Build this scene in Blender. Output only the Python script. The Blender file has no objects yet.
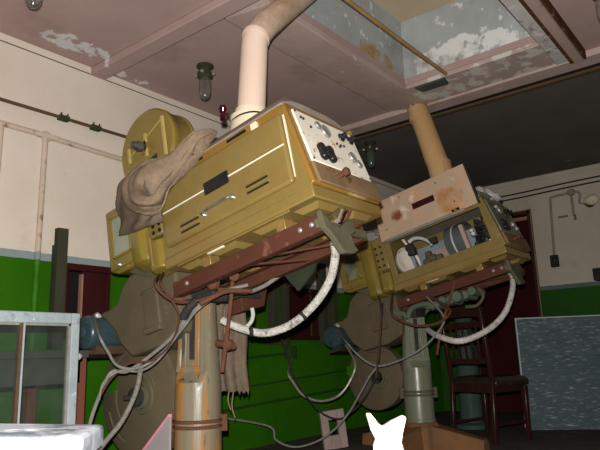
import bpy, bmesh, math, random
import numpy as np
from mathutils import Matrix, Vector
random.seed(7)
PI = math.pi
C = bpy.context.scene.collection
# ---------------------------------------------------------------- camera model (600 x 450)
FPX, PITCH, ROLL, YAW = 609.83, math.radians(12.33), math.radians(-1.878), math.radians(38.397)
CAM = np.array([0.0, 0.0, 0.62])
_F = np.array([math.cos(YAW)*math.cos(PITCH), math.sin(YAW)*math.cos(PITCH), math.sin(PITCH)])
_R0 = np.array([math.sin(YAW), -math.cos(YAW), 0.0]); _U0 = np.cross(_R0, _F)
_R = math.cos(ROLL)*_R0 + math.sin(ROLL)*_U0
_U = -math.sin(ROLL)*_R0 + math.cos(ROLL)*_U0
def _ray(x, y): return _F + _R*(x-300)/FPX + _U*(225-y)/FPX
def at(x, y, ax, v):                       # point seen at (x, y) on the world plane ax = v
    r = _ray(x, y); k = 'XYZ'.index(ax)
    return CAM + r*(v-CAM[k])/r[k]
def atd(x, y, d):                          # point seen at (x, y) at horizontal distance d
    r = _ray(x, y); return CAM + r*d/math.hypot(r[0], r[1])
H, YW, XW = 2.62, 3.50, 7.14               # ceiling, left wall, right wall
TILT = math.radians(12)
FZ = -.06                                  # floor level
# ---------------------------------------------------------------- materials
def mat(name, c1, c2=None, scale=4.0, rough=.55, metal=0.0, stains=(), bump=0.0, bscale=60, stretch=(1,1,1), zbands=None, spec=.04, detail=6, lo=.35, hi=.65):
    m = bpy.data.materials.new(name); m.use_nodes = True
    nt = m.node_tree; N = nt.nodes; L = nt.links; b = N['Principled BSDF']
    tc = N.new('ShaderNodeTexCoord'); mp = N.new('ShaderNodeMapping'); mp.inputs['Scale'].default_value = stretch
    L.new(tc.outputs['Object'], mp.inputs['Vector'])
    def noise(s, d=detail, off=0.0):
        n = N.new('ShaderNodeTexNoise'); n.inputs['Scale'].default_value = s; n.inputs['Detail'].default_value = d
        n.inputs['Roughness'].default_value = .62
        if off:
            a = N.new('ShaderNodeVectorMath'); a.operation = 'ADD'; a.inputs[1].default_value = (off, off*1.7, off*.6)
            L.new(mp.outputs['Vector'], a.inputs[0]); L.new(a.outputs[0], n.inputs['Vector'])
        else: L.new(mp.outputs['Vector'], n.inputs['Vector'])
        return n
    def ramp(src, a, bb):
        r = N.new('ShaderNodeMapRange'); r.inputs['From Min'].default_value = a; r.inputs['From Max'].default_value = bb
        L.new(src, r.inputs['Value']); return r.outputs['Result']
    def mix(fac, A, B):
        x = N.new('ShaderNodeMix'); x.data_type = 'RGBA'
        if hasattr(fac, 'is_linked'): L.new(fac, x.inputs['Factor'])
        else: x.inputs['Factor'].default_value = fac
        for s, v in ((x.inputs['A'], A), (x.inputs['B'], B)):
            if hasattr(v, 'is_linked'): L.new(v, s)
            else: s.default_value = (*v, 1)
        return x.outputs['Result']
    c2 = c2 or tuple(v*.8 for v in c1)
    def pair(a, bb): return mix(ramp(noise(scale).outputs['Fac'], lo, hi), a, bb)
    col = pair(c1, c2)
    for i, st in enumerate(stains):
        sc, ss, a, bb = st[:4]
        nf = noise(ss, 8, 1.3+i*2.1).outputs['Fac']
        if len(st) > 4:                     # restrict to a round region: (centre, radius) in object space
            ce, ra, sq = st[4], st[5], (st[6] if len(st) > 6 else (1,1,1))
            s = N.new('ShaderNodeVectorMath'); s.operation = 'SUBTRACT'; s.inputs[1].default_value = ce
            L.new(tc.outputs['Object'], s.inputs[0])
            q = N.new('ShaderNodeVectorMath'); q.operation = 'MULTIPLY'; q.inputs[1].default_value = sq
            L.new(s.outputs[0], q.inputs[0])
            ln = N.new('ShaderNodeVectorMath'); ln.operation = 'LENGTH'; L.new(q.outputs[0], ln.inputs[0])
            w = ramp(ln.outputs['Value'], ra*1.15, ra*.5)
            mu = N.new('ShaderNodeMath'); mu.operation = 'MULTIPLY_ADD'; mu.inputs[1].default_value = .45; mu.inputs[2].default_value = -.45; L.new(w, mu.inputs[0])
            ad = N.new('ShaderNodeMath'); ad.operation = 'ADD'; L.new(nf, ad.inputs[0]); L.new(mu.outputs[0], ad.inputs[1]); nf = ad.outputs[0]
        f = ramp(nf, a, bb)
        col = mix(f, col, sc)
    if zbands:
        sep = N.new('ShaderNodeSeparateXYZ'); L.new(tc.outputs['Object'], sep.inputs[0])
        nz = noise(7, 3, 3.1); ma = N.new('ShaderNodeMath'); ma.operation = 'MULTIPLY_ADD'; ma.inputs[1].default_value = .014
        L.new(nz.outputs['Fac'], ma.inputs[0]); L.new(sep.outputs['Z'], ma.inputs[2])
        for z, a, bb in zbands:
            g = N.new('ShaderNodeMath'); g.operation = 'LESS_THAN'; g.inputs[1].default_value = z+.007
            L.new(ma.outputs[0], g.inputs[0]); col = mix(g.outputs[0], col, pair(a, bb))
    L.new(col, b.inputs['Base Color'])
    b.inputs['Metallic'].default_value = metal; b.inputs['Specular IOR Level'].default_value = spec
    rr = N.new('ShaderNodeMapRange'); rr.inputs['To Min'].default_value = max(.05, rough-.08); rr.inputs['To Max'].default_value = min(1, rough+.12)
    L.new(noise(scale*3, 4, 5.5).outputs['Fac'], rr.inputs['Value']); L.new(rr.outputs['Result'], b.inputs['Roughness'])
    if bump:
        bp = N.new('ShaderNodeBump'); bp.inputs['Strength'].default_value = bump; bp.inputs['Distance'].default_value = .01
        L.new(noise(bscale, 5, .7).outputs['Fac'], bp.inputs['Height']); L.new(bp.outputs['Normal'], b.inputs['Normal'])
    return m
CREAM, CREAM2 = (.60,.52,.43), (.66,.58,.50)
GREYB = (.20,.25,.25); GREEN, GREEN2 = (.028,.125,.003), (.020,.095,.002)
M = {}
M['wall_left'] = mat('cream wall over green dado', CREAM, CREAM2, 2.2, .6, stains=[((.40,.34,.28), 1.6, .60, .80), ((.35,.30,.25), 9, .70, .78)], bump=.12, bscale=35,
    zbands=[(1.297, GREYB, (.24,.28,.28)), (1.25, GREEN, GREEN2)])
M['wall_right'] = mat('darker cream wall over green dado', (.50,.44,.36), (.44,.38,.31), 2.0, .7, stains=[((.33,.28,.22), 1.4, .58, .75)], bump=.12, bscale=35,
    zbands=[(1.33, (.10,.14,.13), (.12,.16,.15)), (1.285, (.022,.085,.012), (.018,.07,.01))])  # every band is darker than on the left wall
M['pipe_wall'] = mat('pipe painted with the wall', (.48,.38,.29), (.54,.45,.36), 8, .5, stains=[((.22,.15,.10), 16, .56, .66), ((.12,.08,.055), 30, .68, .74)], zbands=[(1.297, GREYB, (.24,.28,.28)), (1.25, (.05,.19,.015), GREEN)])
M['wall_plain'] = mat('plain cream wall', CREAM, CREAM2, 2, .7)
M['wall_dim'] = mat('dark brown low bounce wall', (.16,.13,.10), (.12,.10,.08), 2, .85)  # for the unseen walls, coloured dark to cut bounced fill light
M['ceil_pink'] = mat('pink flaking ceiling paint', (.40,.285,.26), (.37,.26,.235), 3.0, .6, bump=.10, bscale=20, stains=[
    ((.60,.58,.59), 13, .46, .49, (1.92,3.30,2.62), .38, (1,2.4,1)), ((.62,.60,.60), 9, .50, .53, (2.42,3.42,2.62), .30, (1,3.5,1)),
    ((.28,.19,.17), 1.5, .58, .75), ((.20,.13,.10), 30, .74, .78)])
M['trim_pink'] = mat('stained pink trim board', (.46,.35,.31), (.40,.29,.25), 3.0, .6, bump=.15, bscale=25, stains=[
    ((.56,.52,.49), 13, .64, .68), ((.34,.22,.13), 3, .57, .72), ((.16,.09,.05), 22, .70, .75)])
M['trim_flake'] = mat('flaking pink trim board', (.44,.34,.30), (.38,.28,.245), 3.0, .6, bump=.2, bscale=25, stains=[((.58,.53,.47), 8, .50, .55), ((.30,.20,.13), 4, .60, .72)])
M['ceil_dark'] = mat('dark grey brown ceiling', (.135,.115,.10), (.11,.095,.082), 2.5, .7, bump=.1, stains=[((.24,.23,.22), 2.4, .66, .74), ((.3,.3,.29), 14, .73, .76)])
M['recess'] = mat('grey blue recess lining', (.40,.43,.43), (.33,.345,.335), 2.5, .6, bump=.15, bscale=30, stains=[((.70,.70,.68), 6.0, .42, .46, (3.90,1.52,2.68), .34, (1,.55,1.25)), ((.62,.62,.61), 11, .60, .63), ((.36,.20,.06), 6, .42, .60, (3.55,2.03,2.66), .30, (.6,1,1.6)), ((.22,.21,.19), 2.2, .55, .72), ((.12,.11,.10), 34, .73, .76)])
M['lid'] = mat('tan recess cover', (.52,.42,.30), (.47,.37,.26), 3, .7, bump=.1)
M['rust_beam'] = mat('rusted pink beam', (.42,.30,.26), (.36,.25,.21), 3, .65, bump=.2, stains=[((.20,.10,.05), 7, .60, .68)])
M['flake_beam'] = mat('flaking white board', (.46,.42,.39), (.52,.49,.47), 6, .65, bump=.25, bscale=20, stains=[((.25,.19,.15), 12, .55, .62), ((.62,.6,.58), 9, .58, .62)])
M['black_track'] = mat('black steel track', (.02,.019,.017), (.035,.03,.026), 8, .55, stains=[((.25,.2,.12), 25, .70, .74)])
M['floor'] = mat('dusty grey brown floor', (.10,.088,.075), (.07,.062,.053), 4, .75, bump=.2, bscale=40, stains=[((.17,.15,.13), 9, .6, .7)])
M['olive'] = mat('olive gold hammered enamel', (.198,.138,.042), (.17,.116,.034), 5, .24, spec=.42, bump=.05, bscale=180, stains=[((.20,.105,.028), 3.2, .58, .75), ((.10,.06,.03), 26, .72, .77)])
M['olive_clean'] = mat('olive gold enamel', (.195,.138,.026), (.165,.117,.021), 6, .24, spec=.45, bump=.04, bscale=180, stains=[((.11,.07,.03), 26, .72, .77)])
M['olive_pale'] = mat('pale olive enamel', (.36,.28,.10), (.30,.23,.08), 9, .4)  # paler olive so the magazine bars stand out
M['peep_green'] = mat('green seen in the peep window', (.03,.13,.006), (.02,.10,.004), 9, .4)
M['olive_dull'] = mat('olive enamel dulled', (.185,.135,.042), (.16,.113,.034), 6, .28, spec=.4, bump=.05, bscale=160, stains=[((.07,.045,.025), 20, .68, .75)])
M['olive_brown'] = mat('browned olive enamel', (.235,.125,.022), (.19,.10,.018), 5, .28, spec=.35, bump=.05, stains=[((.36,.26,.10), 5, .58, .68), ((.55,.47,.36), 18, .70, .74)])
M['roof_grey'] = mat('dusty brown grey roof', (.25,.21,.17), (.20,.17,.135), 8, .65, bump=.1, stains=[((.28,.18,.07), 7, .62, .72)])
M['panel_cream'] = mat('cream control panel', (.72,.68,.58), (.66,.61,.51), 6, .45, stains=[((.33,.21,.09), 22, .58, .64), ((.46,.33,.17), 10, .60, .70)])
M['end_brown'] = mat('rust brown end strip', (.15,.092,.045), (.20,.135,.075), 9, .5, stains=[((.10,.05,.025), 14, .58, .66)])
M['cream_metal'] = mat('cream enamel', (.66,.57,.42), (.62,.53,.38), 4, .45, stains=[((.35,.22,.10), 9, .64, .72)])
M['flue_pink'] = mat('pinkish cream flue', (.60,.47,.38), (.55,.41,.32), 3, .5, stretch=(1,1,.35), stains=[((.40,.23,.10), 7, .60, .72)])
M['flue_stain'] = mat('stained flue duct', (.50,.38,.29), (.42,.31,.23), 4, .55, stretch=(.35,1,.35), stains=[((.26,.16,.08), 6, .56, .70), ((.20,.10,.04), 12, .66, .74)])
M['flue_tan'] = mat('tan rusting flue', (.48,.31,.15), (.42,.25,.11), 4, .5, stretch=(1,1,.3), stains=[((.28,.13,.04), 7, .55, .66), ((.10,.05,.03), 14, .70, .75)])
M['rail'] = mat('red oxide steel', (.085,.032,.020), (.068,.026,.017), 8, .6, bump=.1, stains=[((.15,.065,.04), 12, .58, .66), ((.26,.15,.10), 22, .68, .73)])
M['rust_dark'] = mat('dark flaking rust', (.10,.045,.02), (.06,.03,.016), 14, .8, bump=.3, stains=[((.30,.17,.08), 9, .58, .66)])
M['rail_dark'] = mat('dark red oxide steel', (.085,.032,.022), (.07,.027,.019), 8, .65, bump=.1)
M['cast'] = mat('grey green casting', (.095,.087,.052), (.075,.068,.042), 10, .6, bump=.15, bscale=90)
M['vane_green'] = mat('dark green steel plate', (.030,.036,.022), (.022,.028,.017), 10, .5)
M['cast_green'] = mat('pale green casting', (.10,.13,.09), (.08,.105,.073), 10, .55, bump=.1)
M['grey_brown'] = mat('grey brown crackle enamel', (.105,.083,.050), (.090,.071,.043), 9, .55, bump=.12, bscale=220)
M['column_rust'] = mat('rust streaked column', (.185,.16,.105), (.135,.118,.08), 9, .32, spec=.3, stretch=(1,1,.09), bump=.2, bscale=40, stains=[((.30,.135,.035), 17, .50, .60), ((.07,.055,.04), 26, .58, .66), ((.42,.40,.34), 40, .66, .71)])
M['column_green'] = mat('grey green column', (.15,.16,.108), (.12,.126,.085), 9, .28, spec=.4, stretch=(1,1,.15), bump=.12, bscale=60, stains=[((.09,.085,.055), 26, .58, .66), ((.34,.36,.30), 40, .66, .72)])
M['foot'] = mat('orange brown cast foot', (.19,.092,.04), (.14,.07,.033), 7, .55, bump=.1, stains=[((.11,.075,.05), 6, .58, .70)])
M['rust'] = mat('rusty iron', (.12,.05,.03), (.085,.037,.023), 18, .75, bump=.3, bscale=90)
M['black'] = mat('black bakelite', (.010,.010,.010), (.016,.016,.016), 12, .2, spec=.25)
M['bracket_brown'] = mat('dark brown bracket', (.075,.045,.026), (.05,.032,.02), 12, .6, bump=.1)
M['black_iron'] = mat('black iron', (.025,.025,.023), (.04,.037,.033), 12, .6, bump=.15)
M['chrome'] = mat('dull chrome', (.60,.58,.54), (.45,.43,.40), 18, .28, metal=.9)
M['dark_steel'] = mat('dark steel', (.16,.15,.13), (.07,.065,.055), 25, .35, metal=.6)
M['steel'] = mat('grey steel', (.33,.32,.30), (.25,.24,.22), 20, .45, metal=.5)
M['white_line'] = mat('white trim paint', (.80,.77,.68), (.72,.68,.58), 20, .4)
M['motor'] = mat('blue grey motor enamel', (.034,.058,.066), (.026,.045,.052), 9, .25, spec=.4, bump=.1, stains=[((.02,.025,.028), 15, .62, .70)])
M['burlap'] = mat('brown hessian sacking', (.255,.185,.125), (.19,.135,.093), 40, .95, spec=.1, bump=.7, bscale=260, stains=[((.14,.11,.09), 5, .60, .75)])
M['burlap_dark'] = mat('dusty brown sackcloth', (.165,.122,.088), (.125,.092,.067), 30, .95, spec=.1, bump=.7, bscale=220, stains=[((.13,.10,.08), 6, .58, .70)])
M['rag_grey'] = mat('grey rag', (.24,.22,.20), (.17,.155,.14), 14, .9, spec=.2, bump=.5)
M['rag_pale'] = mat('pale grey rag cloth', (.50,.47,.45), (.36,.34,.33), 14, .9, spec=.2, bump=.5)
M['asbestos'] = mat('white wrapped sleeve', (.58,.55,.51), (.40,.375,.34), 30, .9, bump=.8, bscale=90, stains=[((.20,.17,.145), 26, .56, .68)])
M['cable_grey'] = mat('grey cable sheath', (.185,.178,.158), (.13,.125,.11), 20, .45, bump=.1)
M['cable_brown'] = mat('brown cable sheath', (.085,.040,.025), (.06,.03,.019), 20, .5)
M['cable_black'] = mat('black cable sheath', (.022,.021,.02), (.03,.028,.026), 20, .5)
M['flex'] = mat('flexible metal conduit', (.30,.28,.23), (.20,.18,.15), 60, .4, metal=.4)
M['conduit_rust'] = mat('rusty conduit', (.13,.06,.035), (.085,.055,.03), 5, .6, stains=[((.07,.065,.035), 6, .52, .62)])
M['red_wood'] = mat('dark red painted wood', (.042,.009,.009), (.030,.007,.007), 4, .45, stretch=(1,1,.2), bump=.08, stains=[((.19,.13,.09), 22, .70, .74)])
M['door_red'] = mat('dark red door paint', (.042,.007,.006), (.030,.005,.005), 3, .5, stretch=(1,1,.2), bump=.05)
M['door_frame'] = mat('dark door frame', (.035,.022,.018), (.05,.028,.02), 4, .5)
M['rod_tan'] = mat('tan varnished rod', (.34,.21,.09), (.27,.16,.065), 8, .4)
M['frame_edge'] = mat('lit and worn brown edge', (.30,.17,.11), (.24,.13,.085), 6, .55)
M['timber_grey'] = mat('grey green painted timber', (.050,.050,.030), (.038,.038,.023), 8, .6, stretch=(1,1,.2), bump=.15, stains=[((.05,.05,.035), 14, .60, .70)])
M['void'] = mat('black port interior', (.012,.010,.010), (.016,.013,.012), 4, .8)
M['sash_white'] = mat('weathered white sash paint', (.22,.25,.26), (.17,.20,.21), 12, .55, bump=.25, bscale=60, stains=[((.13,.145,.15), 14, .60, .68), ((.40,.43,.43), 20, .62, .70)])
M['galv'] = mat('galvanised steel sheet', (.46,.48,.52), (.26,.27,.31), 14, .38, metal=.86, bump=.15, bscale=30, stains=[((.10,.11,.13), 9, .50, .60), ((.62,.64,.66), 18, .60, .68)])
M['bench_dark'] = mat('dark bench apron', (.055,.055,.045), (.04,.04,.034), 6, .5, stretch=(.2,1,1))
M['bench_red'] = mat('red brown bench leg', (.15,.055,.035), (.11,.04,.028), 6, .55, stretch=(1,1,.2))
M['chair_wood'] = mat('dark mahogany', (.034,.011,.008), (.023,.008,.006), 8, .22, spec=.3, stretch=(1,1,.15), bump=.04)
M['leather'] = mat('worn dark brown leather', (.030,.017,.013), (.021,.013,.010), 9, .25, spec=.35, bump=.2, bscale=120, stains=[((.13,.095,.075), 10, .62, .70)])
M['blue_board'] = mat('blue grey scuffed board', (.080,.108,.115), (.062,.087,.094), 6, .55, stretch=(1,.35,3.2), bump=.12, stains=[((.24,.28,.29), 22, .56, .66), ((.05,.07,.075), 9, .60, .72)])
M['board_edge'] = mat('pale board edge', (.36,.42,.41), (.30,.36,.36), 8, .6)
M['grey_board'] = mat('grey panel sheet', (.30,.27,.27), (.26,.235,.23), 6, .6)
M['pink_edge'] = mat('pink painted edge', (.62,.26,.31), (.55,.22,.27), 12, .55)
M['paper'] = mat('crumpled white paper', (.62,.55,.52), (.50,.40,.38), 9, .8, spec=.2, bump=.2)
M['plate_pink'] = mat('pinkish grey slab', (.30,.225,.205), (.25,.185,.17), 12, .8, bump=.2)
M['box_green'] = mat('dark green box paint', (.022,.062,.012), (.018,.05,.01), 8, .45)
M['lid_rust'] = mat('rust stained cream lid lining', (.46,.335,.235), (.40,.28,.19), 4, .5, bump=.05, stains=[
    ((.36,.15,.04), 7, .34, .60, (-.27,-.51,1.70), .15), ((.20,.06,.03), 9, .28, .50, (-.27,-.06,1.665), .07), ((.52,.27,.14), 5, .53, .68), ((.36,.17,.09), 13, .64, .70), ((.66,.54,.44), 4, .58, .66)])
M['lining'] = mat('blue grey lamphouse lining', (.24,.28,.30), (.17,.20,.22), 5, .5, stains=[((.09,.08,.07), 7, .60, .70)])
M['mirror_back'] = mat('pale arc mirror back', (.68,.62,.53), (.60,.54,.46), 8, .4)
M['ring_green'] = mat('dull blue green ring', (.075,.092,.085), (.055,.068,.063), 8, .5)
M['pink_card'] = mat('dull pink plate', (.36,.25,.215), (.30,.21,.18), 8, .7)
M['pale_metal'] = mat('pale grey metal', (.50,.52,.48), (.42,.43,.40), 14, .4, metal=.2)
M['brass'] = mat('old brass', (.42,.27,.09), (.32,.2,.07), 18, .4, metal=.6)
M['red_knob'] = mat('dark red bakelite', (.030,.003,.007), (.024,.002,.005), 9, .12, spec=.4)
M['lamp_cast'] = mat('dark green cast fitting', (.05,.052,.028), (.035,.036,.022), 20, .5, bump=.2)
M['teal'] = mat('teal machine enamel', (.045,.078,.064), (.036,.062,.052), 8, .4)
def glass(name, c, rough=.05, alpha=1.0):
    m = bpy.data.materials.new(name); m.use_nodes = True; b = m.node_tree.nodes['Principled BSDF']
    n = m.node_tree.nodes.new('ShaderNodeTexNoise'); n.inputs['Scale'].default_value = 12
    r = m.node_tree.nodes.new('ShaderNodeMapRange'); r.inputs['To Min'].default_value = rough; r.inputs['To Max'].default_value = rough+.1
    m.node_tree.links.new(n.outputs['Fac'], r.inputs['Value']); m.node_tree.links.new(r.outputs['Result'], b.inputs['Roughness'])
    b.inputs['Base Color'].default_value = (*c, 1); b.inputs['Transmission Weight'].default_value = alpha; b.inputs['IOR'].default_value = 1.45
    return m
M['lamp_glass'] = glass('dusty lamp glass', (.40,.39,.35), .08, .85)
M['lamp_glass_dark'] = glass('dirty dark lamp glass', (.10,.13,.10), .12, .45)
def thin_glass():
    m = bpy.data.materials.new('dusty window pane'); m.use_nodes = True; nt = m.node_tree; N = nt.nodes; L = nt.links
    tr = N.new('ShaderNodeBsdfTransparent'); tr.inputs['Color'].default_value = (.86,.90,.87,1)
    b = N['Principled BSDF']; b.inputs['Base Color'].default_value = (.10,.11,.105,1); b.inputs['Roughness'].default_value = .12
    n = N.new('ShaderNodeTexNoise'); n.inputs['Scale'].default_value = 9; n.inputs['Detail'].default_value = 8
    r = N.new('ShaderNodeMapRange'); r.inputs['From Min'].default_value = .35; r.inputs['From Max'].default_value = .8; r.inputs['To Min'].default_value = .05; r.inputs['To Max'].default_value = .16
    L.new(n.outputs['Fac'], r.inputs['Value'])
    mx = N.new('ShaderNodeMixShader'); L.new(r.outputs['Result'], mx.inputs[0]); L.new(tr.outputs[0], mx.inputs[1]); L.new(b.outputs[0], mx.inputs[2])
    L.new(mx.outputs[0], N['Material Output'].inputs['Surface']); return m
M['pane'] = thin_glass()
M['port_glass'] = mat('dull viewing pane', (.30,.31,.24), (.24,.25,.19), 14, .25, stretch=(1,1,.4))
M['port_glass_dark'] = mat('dark viewing pane', (.05,.055,.035), (.20,.20,.12), 8, .2)
# ---------------------------------------------------------------- mesh builder
class MB:
    def __init__(s, T=None): s.bm = bmesh.new(); s.T = T or Matrix.Identity(4)
    def v(s, p): return s.bm.verts.new(s.T @ Vector((float(p[0]), float(p[1]), float(p[2]))))
    def f(s, vs):
        try: return s.bm.faces.new(vs)
        except ValueError: return None
    def box(s, x0, x1, y0, y1, z0, z1):
        P = [s.v((x, y, z)) for z in (z0, z1) for x, y in ((x0,y0),(x1,y0),(x1,y1),(x0,y1))]
        for q in ((3,2,1,0),(4,5,6,7),(0,1,5,4),(1,2,6,5),(2,3,7,6),(3,0,4,7)): s.f([P[i] for i in q])
        return s
    def hexa(s, a, b):                      # two quads (4 points each) joined
        A = [s.v(p) for p in a]; B = [s.v(p) for p in b]; n = len(A)
        s.f(A[::-1]); s.f(B)
        for i in range(n): s.f([A[i], A[(i+1)%n], B[(i+1)%n], B[i]])
        return s
    def prism(s, poly, ax, a, b):           # polygon in the other two axes, extruded along ax
        k = 'xyz'.index(ax)
        def mk(p, t):
            q = list(p); q.insert(k, t); return q
        return s.hexa([mk(p, a) for p in poly], [mk(p, b) for p in poly])
    def rings(s, R, closed=False, caps=True):
        V = [[s.v(p) for p in r] for r in R]; n = len(V[0])
        for i in range(len(V)-1 + (1 if closed else 0)):
            A, B = V[i], V[(i+1) % len(V)]
            for j in range(n): s.f([A[j], A[(j+1)%n], B[(j+1)%n], B[j]])
        if caps and not closed: s.f(V[0][::-1]); s.f(V[-1])
        return s
    def lathe(s, prof, o=(0,0,0), d=(0,0,1), seg=28):   # prof: (radius, height along d)
        d = Vector(d).normalized(); o = Vector(o)
        u = d.orthogonal().normalized(); w = d.cross(u)
        R = [[o + d*hh + (u*math.cos(2*PI*k/seg) + w*math.sin(2*PI*k/seg))*max(r, 1e-4) for k in range(seg)] for r, hh in prof]
        return s.rings(R)
    def cyl(s, a, b, r, r2=None, seg=20):
        a, b = Vector([float(t) for t in a]), Vector([float(t) for t in b])
        return s.lathe([(r, 0), (r if r2 is None else r2, (b-a).length)], a, b-a, seg)
    def tube(s, pts, r, seg=10, sub=8, ripple=0.0, smooth=True):
        P = [Vector([float(t) for t in p]) for p in pts]
        if smooth and len(P) > 2:
            Q = []
            for i in range(len(P)-1):
                p0, p1, p2, p3 = P[max(i-1,0)], P[i], P[i+1], P[min(i+2,len(P)-1)]
                for k in range(sub):
                    t = k/sub
                    Q.append(.5*((2*p1)+(p2-p0)*t+(2*p0-5*p1+4*p2-p3)*t*t+(3*p1-p0-3*p2+p3)*t**3))
            P = Q + [P[-1]]
        up = (P[1]-P[0]).orthogonal().normalized(); R = []
        for i, p in enumerate(P):
            t = (P[min(i+1,len(P)-1)]-P[max(i-1,0)]).normalized()
            up = (up - t*up.dot(t)).normalized(); w = t.cross(up)
            rr = r(i/(len(P)-1)) if callable(r) else r
            rr *= 1 + ripple*(1 if i % 2 else -1)
            R.append([p + (up*math.cos(2*PI*k/seg) + w*math.sin(2*PI*k/seg))*rr for k in range(seg)])
        return s.rings(R)
    def grid(s, G):
        V = [[s.v(p) for p in row] for row in G]
        for i in range(len(V)-1):
            for j in range(len(V[0])-1): s.f([V[i][j], V[i][j+1], V[i+1][j+1], V[i+1][j]])
        return s
    def split(s, name, m, parent=None, **k):  # every separate piece becomes an object of its own
        seen = set(); out = []
        for v0 in list(s.bm.verts):
            if v0 in seen: continue
            comp = []; st = [v0]; seen.add(v0)
            while st:
                v = st.pop(); comp.append(v)
                for e in v.link_edges:
                    w = e.other_vert(v)
                    if w not in seen: seen.add(w); st.append(w)
            b = MB(); ix = {v: b.bm.verts.new(v.co) for v in comp}
            for f in {f for v in comp for f in v.link_faces}: b.bm.faces.new([ix[v] for v in f.verts])
            out.append(b.build(name, m, parent, **k))
        s.bm.free(); return out
    def build(s, name, m, parent=None, bevel=0, seg=2, angle=35, solid=0, subsurf=0, center=False):
        bmesh.ops.recalc_face_normals(s.bm, faces=s.bm.faces)
        me = bpy.data.meshes.new(name); s.bm.to_mesh(me); s.bm.free()
        me.shade_smooth(); me.set_sharp_from_angle(angle=math.radians(angle))
        o = bpy.data.objects.new(name, me); C.objects.link(o)
        me.materials.append(M[m] if isinstance(m, str) else m)
        if center:                          # move the origin to the base centre
            xs = [v.co for v in me.vertices]
            b = Vector(((min(v.x for v in xs)+max(v.x for v in xs))/2, (min(v.y for v in xs)+max(v.y for v in xs))/2, min(v.z for v in xs)))
            me.transform(Matrix.Translation(-b)); o.location = b
        if parent: o.parent = parent
        if solid: q = o.modifiers.new('thickness', 'SOLIDIFY'); q.thickness = solid; q.offset = 0
        if bevel: q = o.modifiers.new('bevel', 'BEVEL'); q.width = bevel; q.segments = seg; q.limit_method = 'ANGLE'; q.angle_limit = math.radians(30)
        if subsurf: q = o.modifiers.new('subsurf', 'SUBSURF'); q.levels = q.render_levels = subsurf
        return o
def tag(o, label, cat, group=None):
    o['label'] = label; o['category'] = cat
    if group: o['group'] = group
    return o
def lab(o, label): o['label'] = label; return o
def struct(o): o['kind'] = 'structure'; return o
def thing(name, loc, label, cat, group=None):
    o = bpy.data.objects.new(name, None); C.objects.link(o); o.location = loc; o.empty_display_size = .1
    return tag(o, label, cat, group)
# ================================================================ THE ROOM
X0, Y0 = -.9, -1.3
struct(MB().box(X0, XW+.1, Y0, YW+.1, FZ-.1, FZ).build('floor', 'floor'))
# left wall with two projection ports
PA, PB, PZ0, PZ1 = (2.03, 2.34), (4.16, 4.60), .80, 1.235
b = MB()
b.box(X0, XW, YW, YW+.16, FZ, PZ0); b.box(X0, XW, YW, YW+.16, PZ1, H)
for a, c in ((X0, PA[0]), (PA[1], PB[0]), (PB[1], XW)): b.box(a, c, YW, YW+.16, PZ0, PZ1)
struct(b.build('wall_left', 'wall_left'))
DY0, DY1, DZ = 2.20, 3.02, 2.24
b = MB(); b.box(XW, XW+.12, Y0, DY0, FZ, H).box(XW, XW+.12, DY1, YW+.16, FZ, H).box(XW, XW+.12, DY0, DY1, DZ, H)
struct(b.build('wall_right', 'wall_right'))
struct(MB().box(X0-.1, XW, Y0-.1, Y0, FZ, H).build('wall_back', 'wall_dim'))
struct(MB().box(X0-.1, X0, Y0, YW+.16, FZ, H).build('wall_front', 'wall_dim'))
# ceiling with skylight recess
OX0, OX1, OY0, OY1, RZ = 2.33, 3.89, 1.02, 2.02, 3.14
b = MB(); XC = 4.43
b.box(X0, OX0, Y0, YW, H, H+.05); b.box(OX0, OX1, OY1, YW, H, H+.05); b.box(OX0, OX1, Y0, OY0, H, H+.05); b.box(OX1, XC, Y0, YW, H, H+.05)
struct(b.build('ceiling', 'ceil_pink'))
o = struct(MB().box(XC, XW, Y0, YW, H, H+.05).build('ceiling', 'ceil_dark'))
b = MB(); t = .03
b.box(OX0-t, OX0, OY0-t, OY1+t, H+.05, RZ).box(OX1, OX1+t, OY0-t, OY1+t, H+.05, RZ).box(OX0, OX1, OY0-t, OY0, H+.05, RZ).box(OX0, OX1, OY1, OY1+t, H+.05, RZ)
struct(b.build('trim_1', 'recess'))
struct(MB().box(OX0-t, OX1+t, OY0-t, OY1+t, RZ, RZ+.03).build('trim_2', 'lid'))
# trim boards round the opening
b = MB(); b.hexa([(OX0,OY1,H-.045),(OX0,OY1+.06,H-.045),(OX0,2.37,H-.004),(OX0,2.37,H),(OX0,OY1,H)], [(OX1+.36,OY1,H-.045),(OX1+.36,OY1+.06,H-.045),(OX1+.36,2.37,H-.004),(OX1+.36,2.37,H),(OX1+.36,OY1,H)])
struct(b.build('trim_3', 'trim_pink', bevel=.006))
struct(MB().box(OX1, OX1+.36, OY0, OY1, H-.035, H).build('trim_4', 'trim_flake', bevel=.005))
struct(MB().box(OX1+.36, XC-.02, Y0, 3.45, H-.05, H).build('trim_5', 'trim_pink', bevel=.006))
struct(MB().box(OX0, OX1+.358, .93, OY0, H-.046, H).build('trim_6', 'flake_beam', bevel=.005))
rb = struct(MB().box(X0+.3, 4.246, .835, .905, H-.075, H).build('trim_7', 'rust_beam', bevel=.006))
MB().box(X0+.3, 4.244, .905, .926, H-.070, H).box(X0+.3, 4.244, .822, .835, H-.066, H).split('rusty_edge', 'rust_dark', rb)
struct(MB().box(2.30, XC-.18, 2.366, 2.372, H-.0035, H).build('trim_14', 'black_track'))
struct(MB().box(2.15, 2.265, .95, YW, H-.055, H).build('trim_8', 'ceil_pink', bevel=.006))
b = MB(); b.box(XC-.02, XC+.02, Y0, YW, H-.045, H).box(XC+.05, XC+.07, Y0, YW, H-.03, H).box(XC+.01, XC+.05, Y0, YW, H-.012, H)
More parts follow.
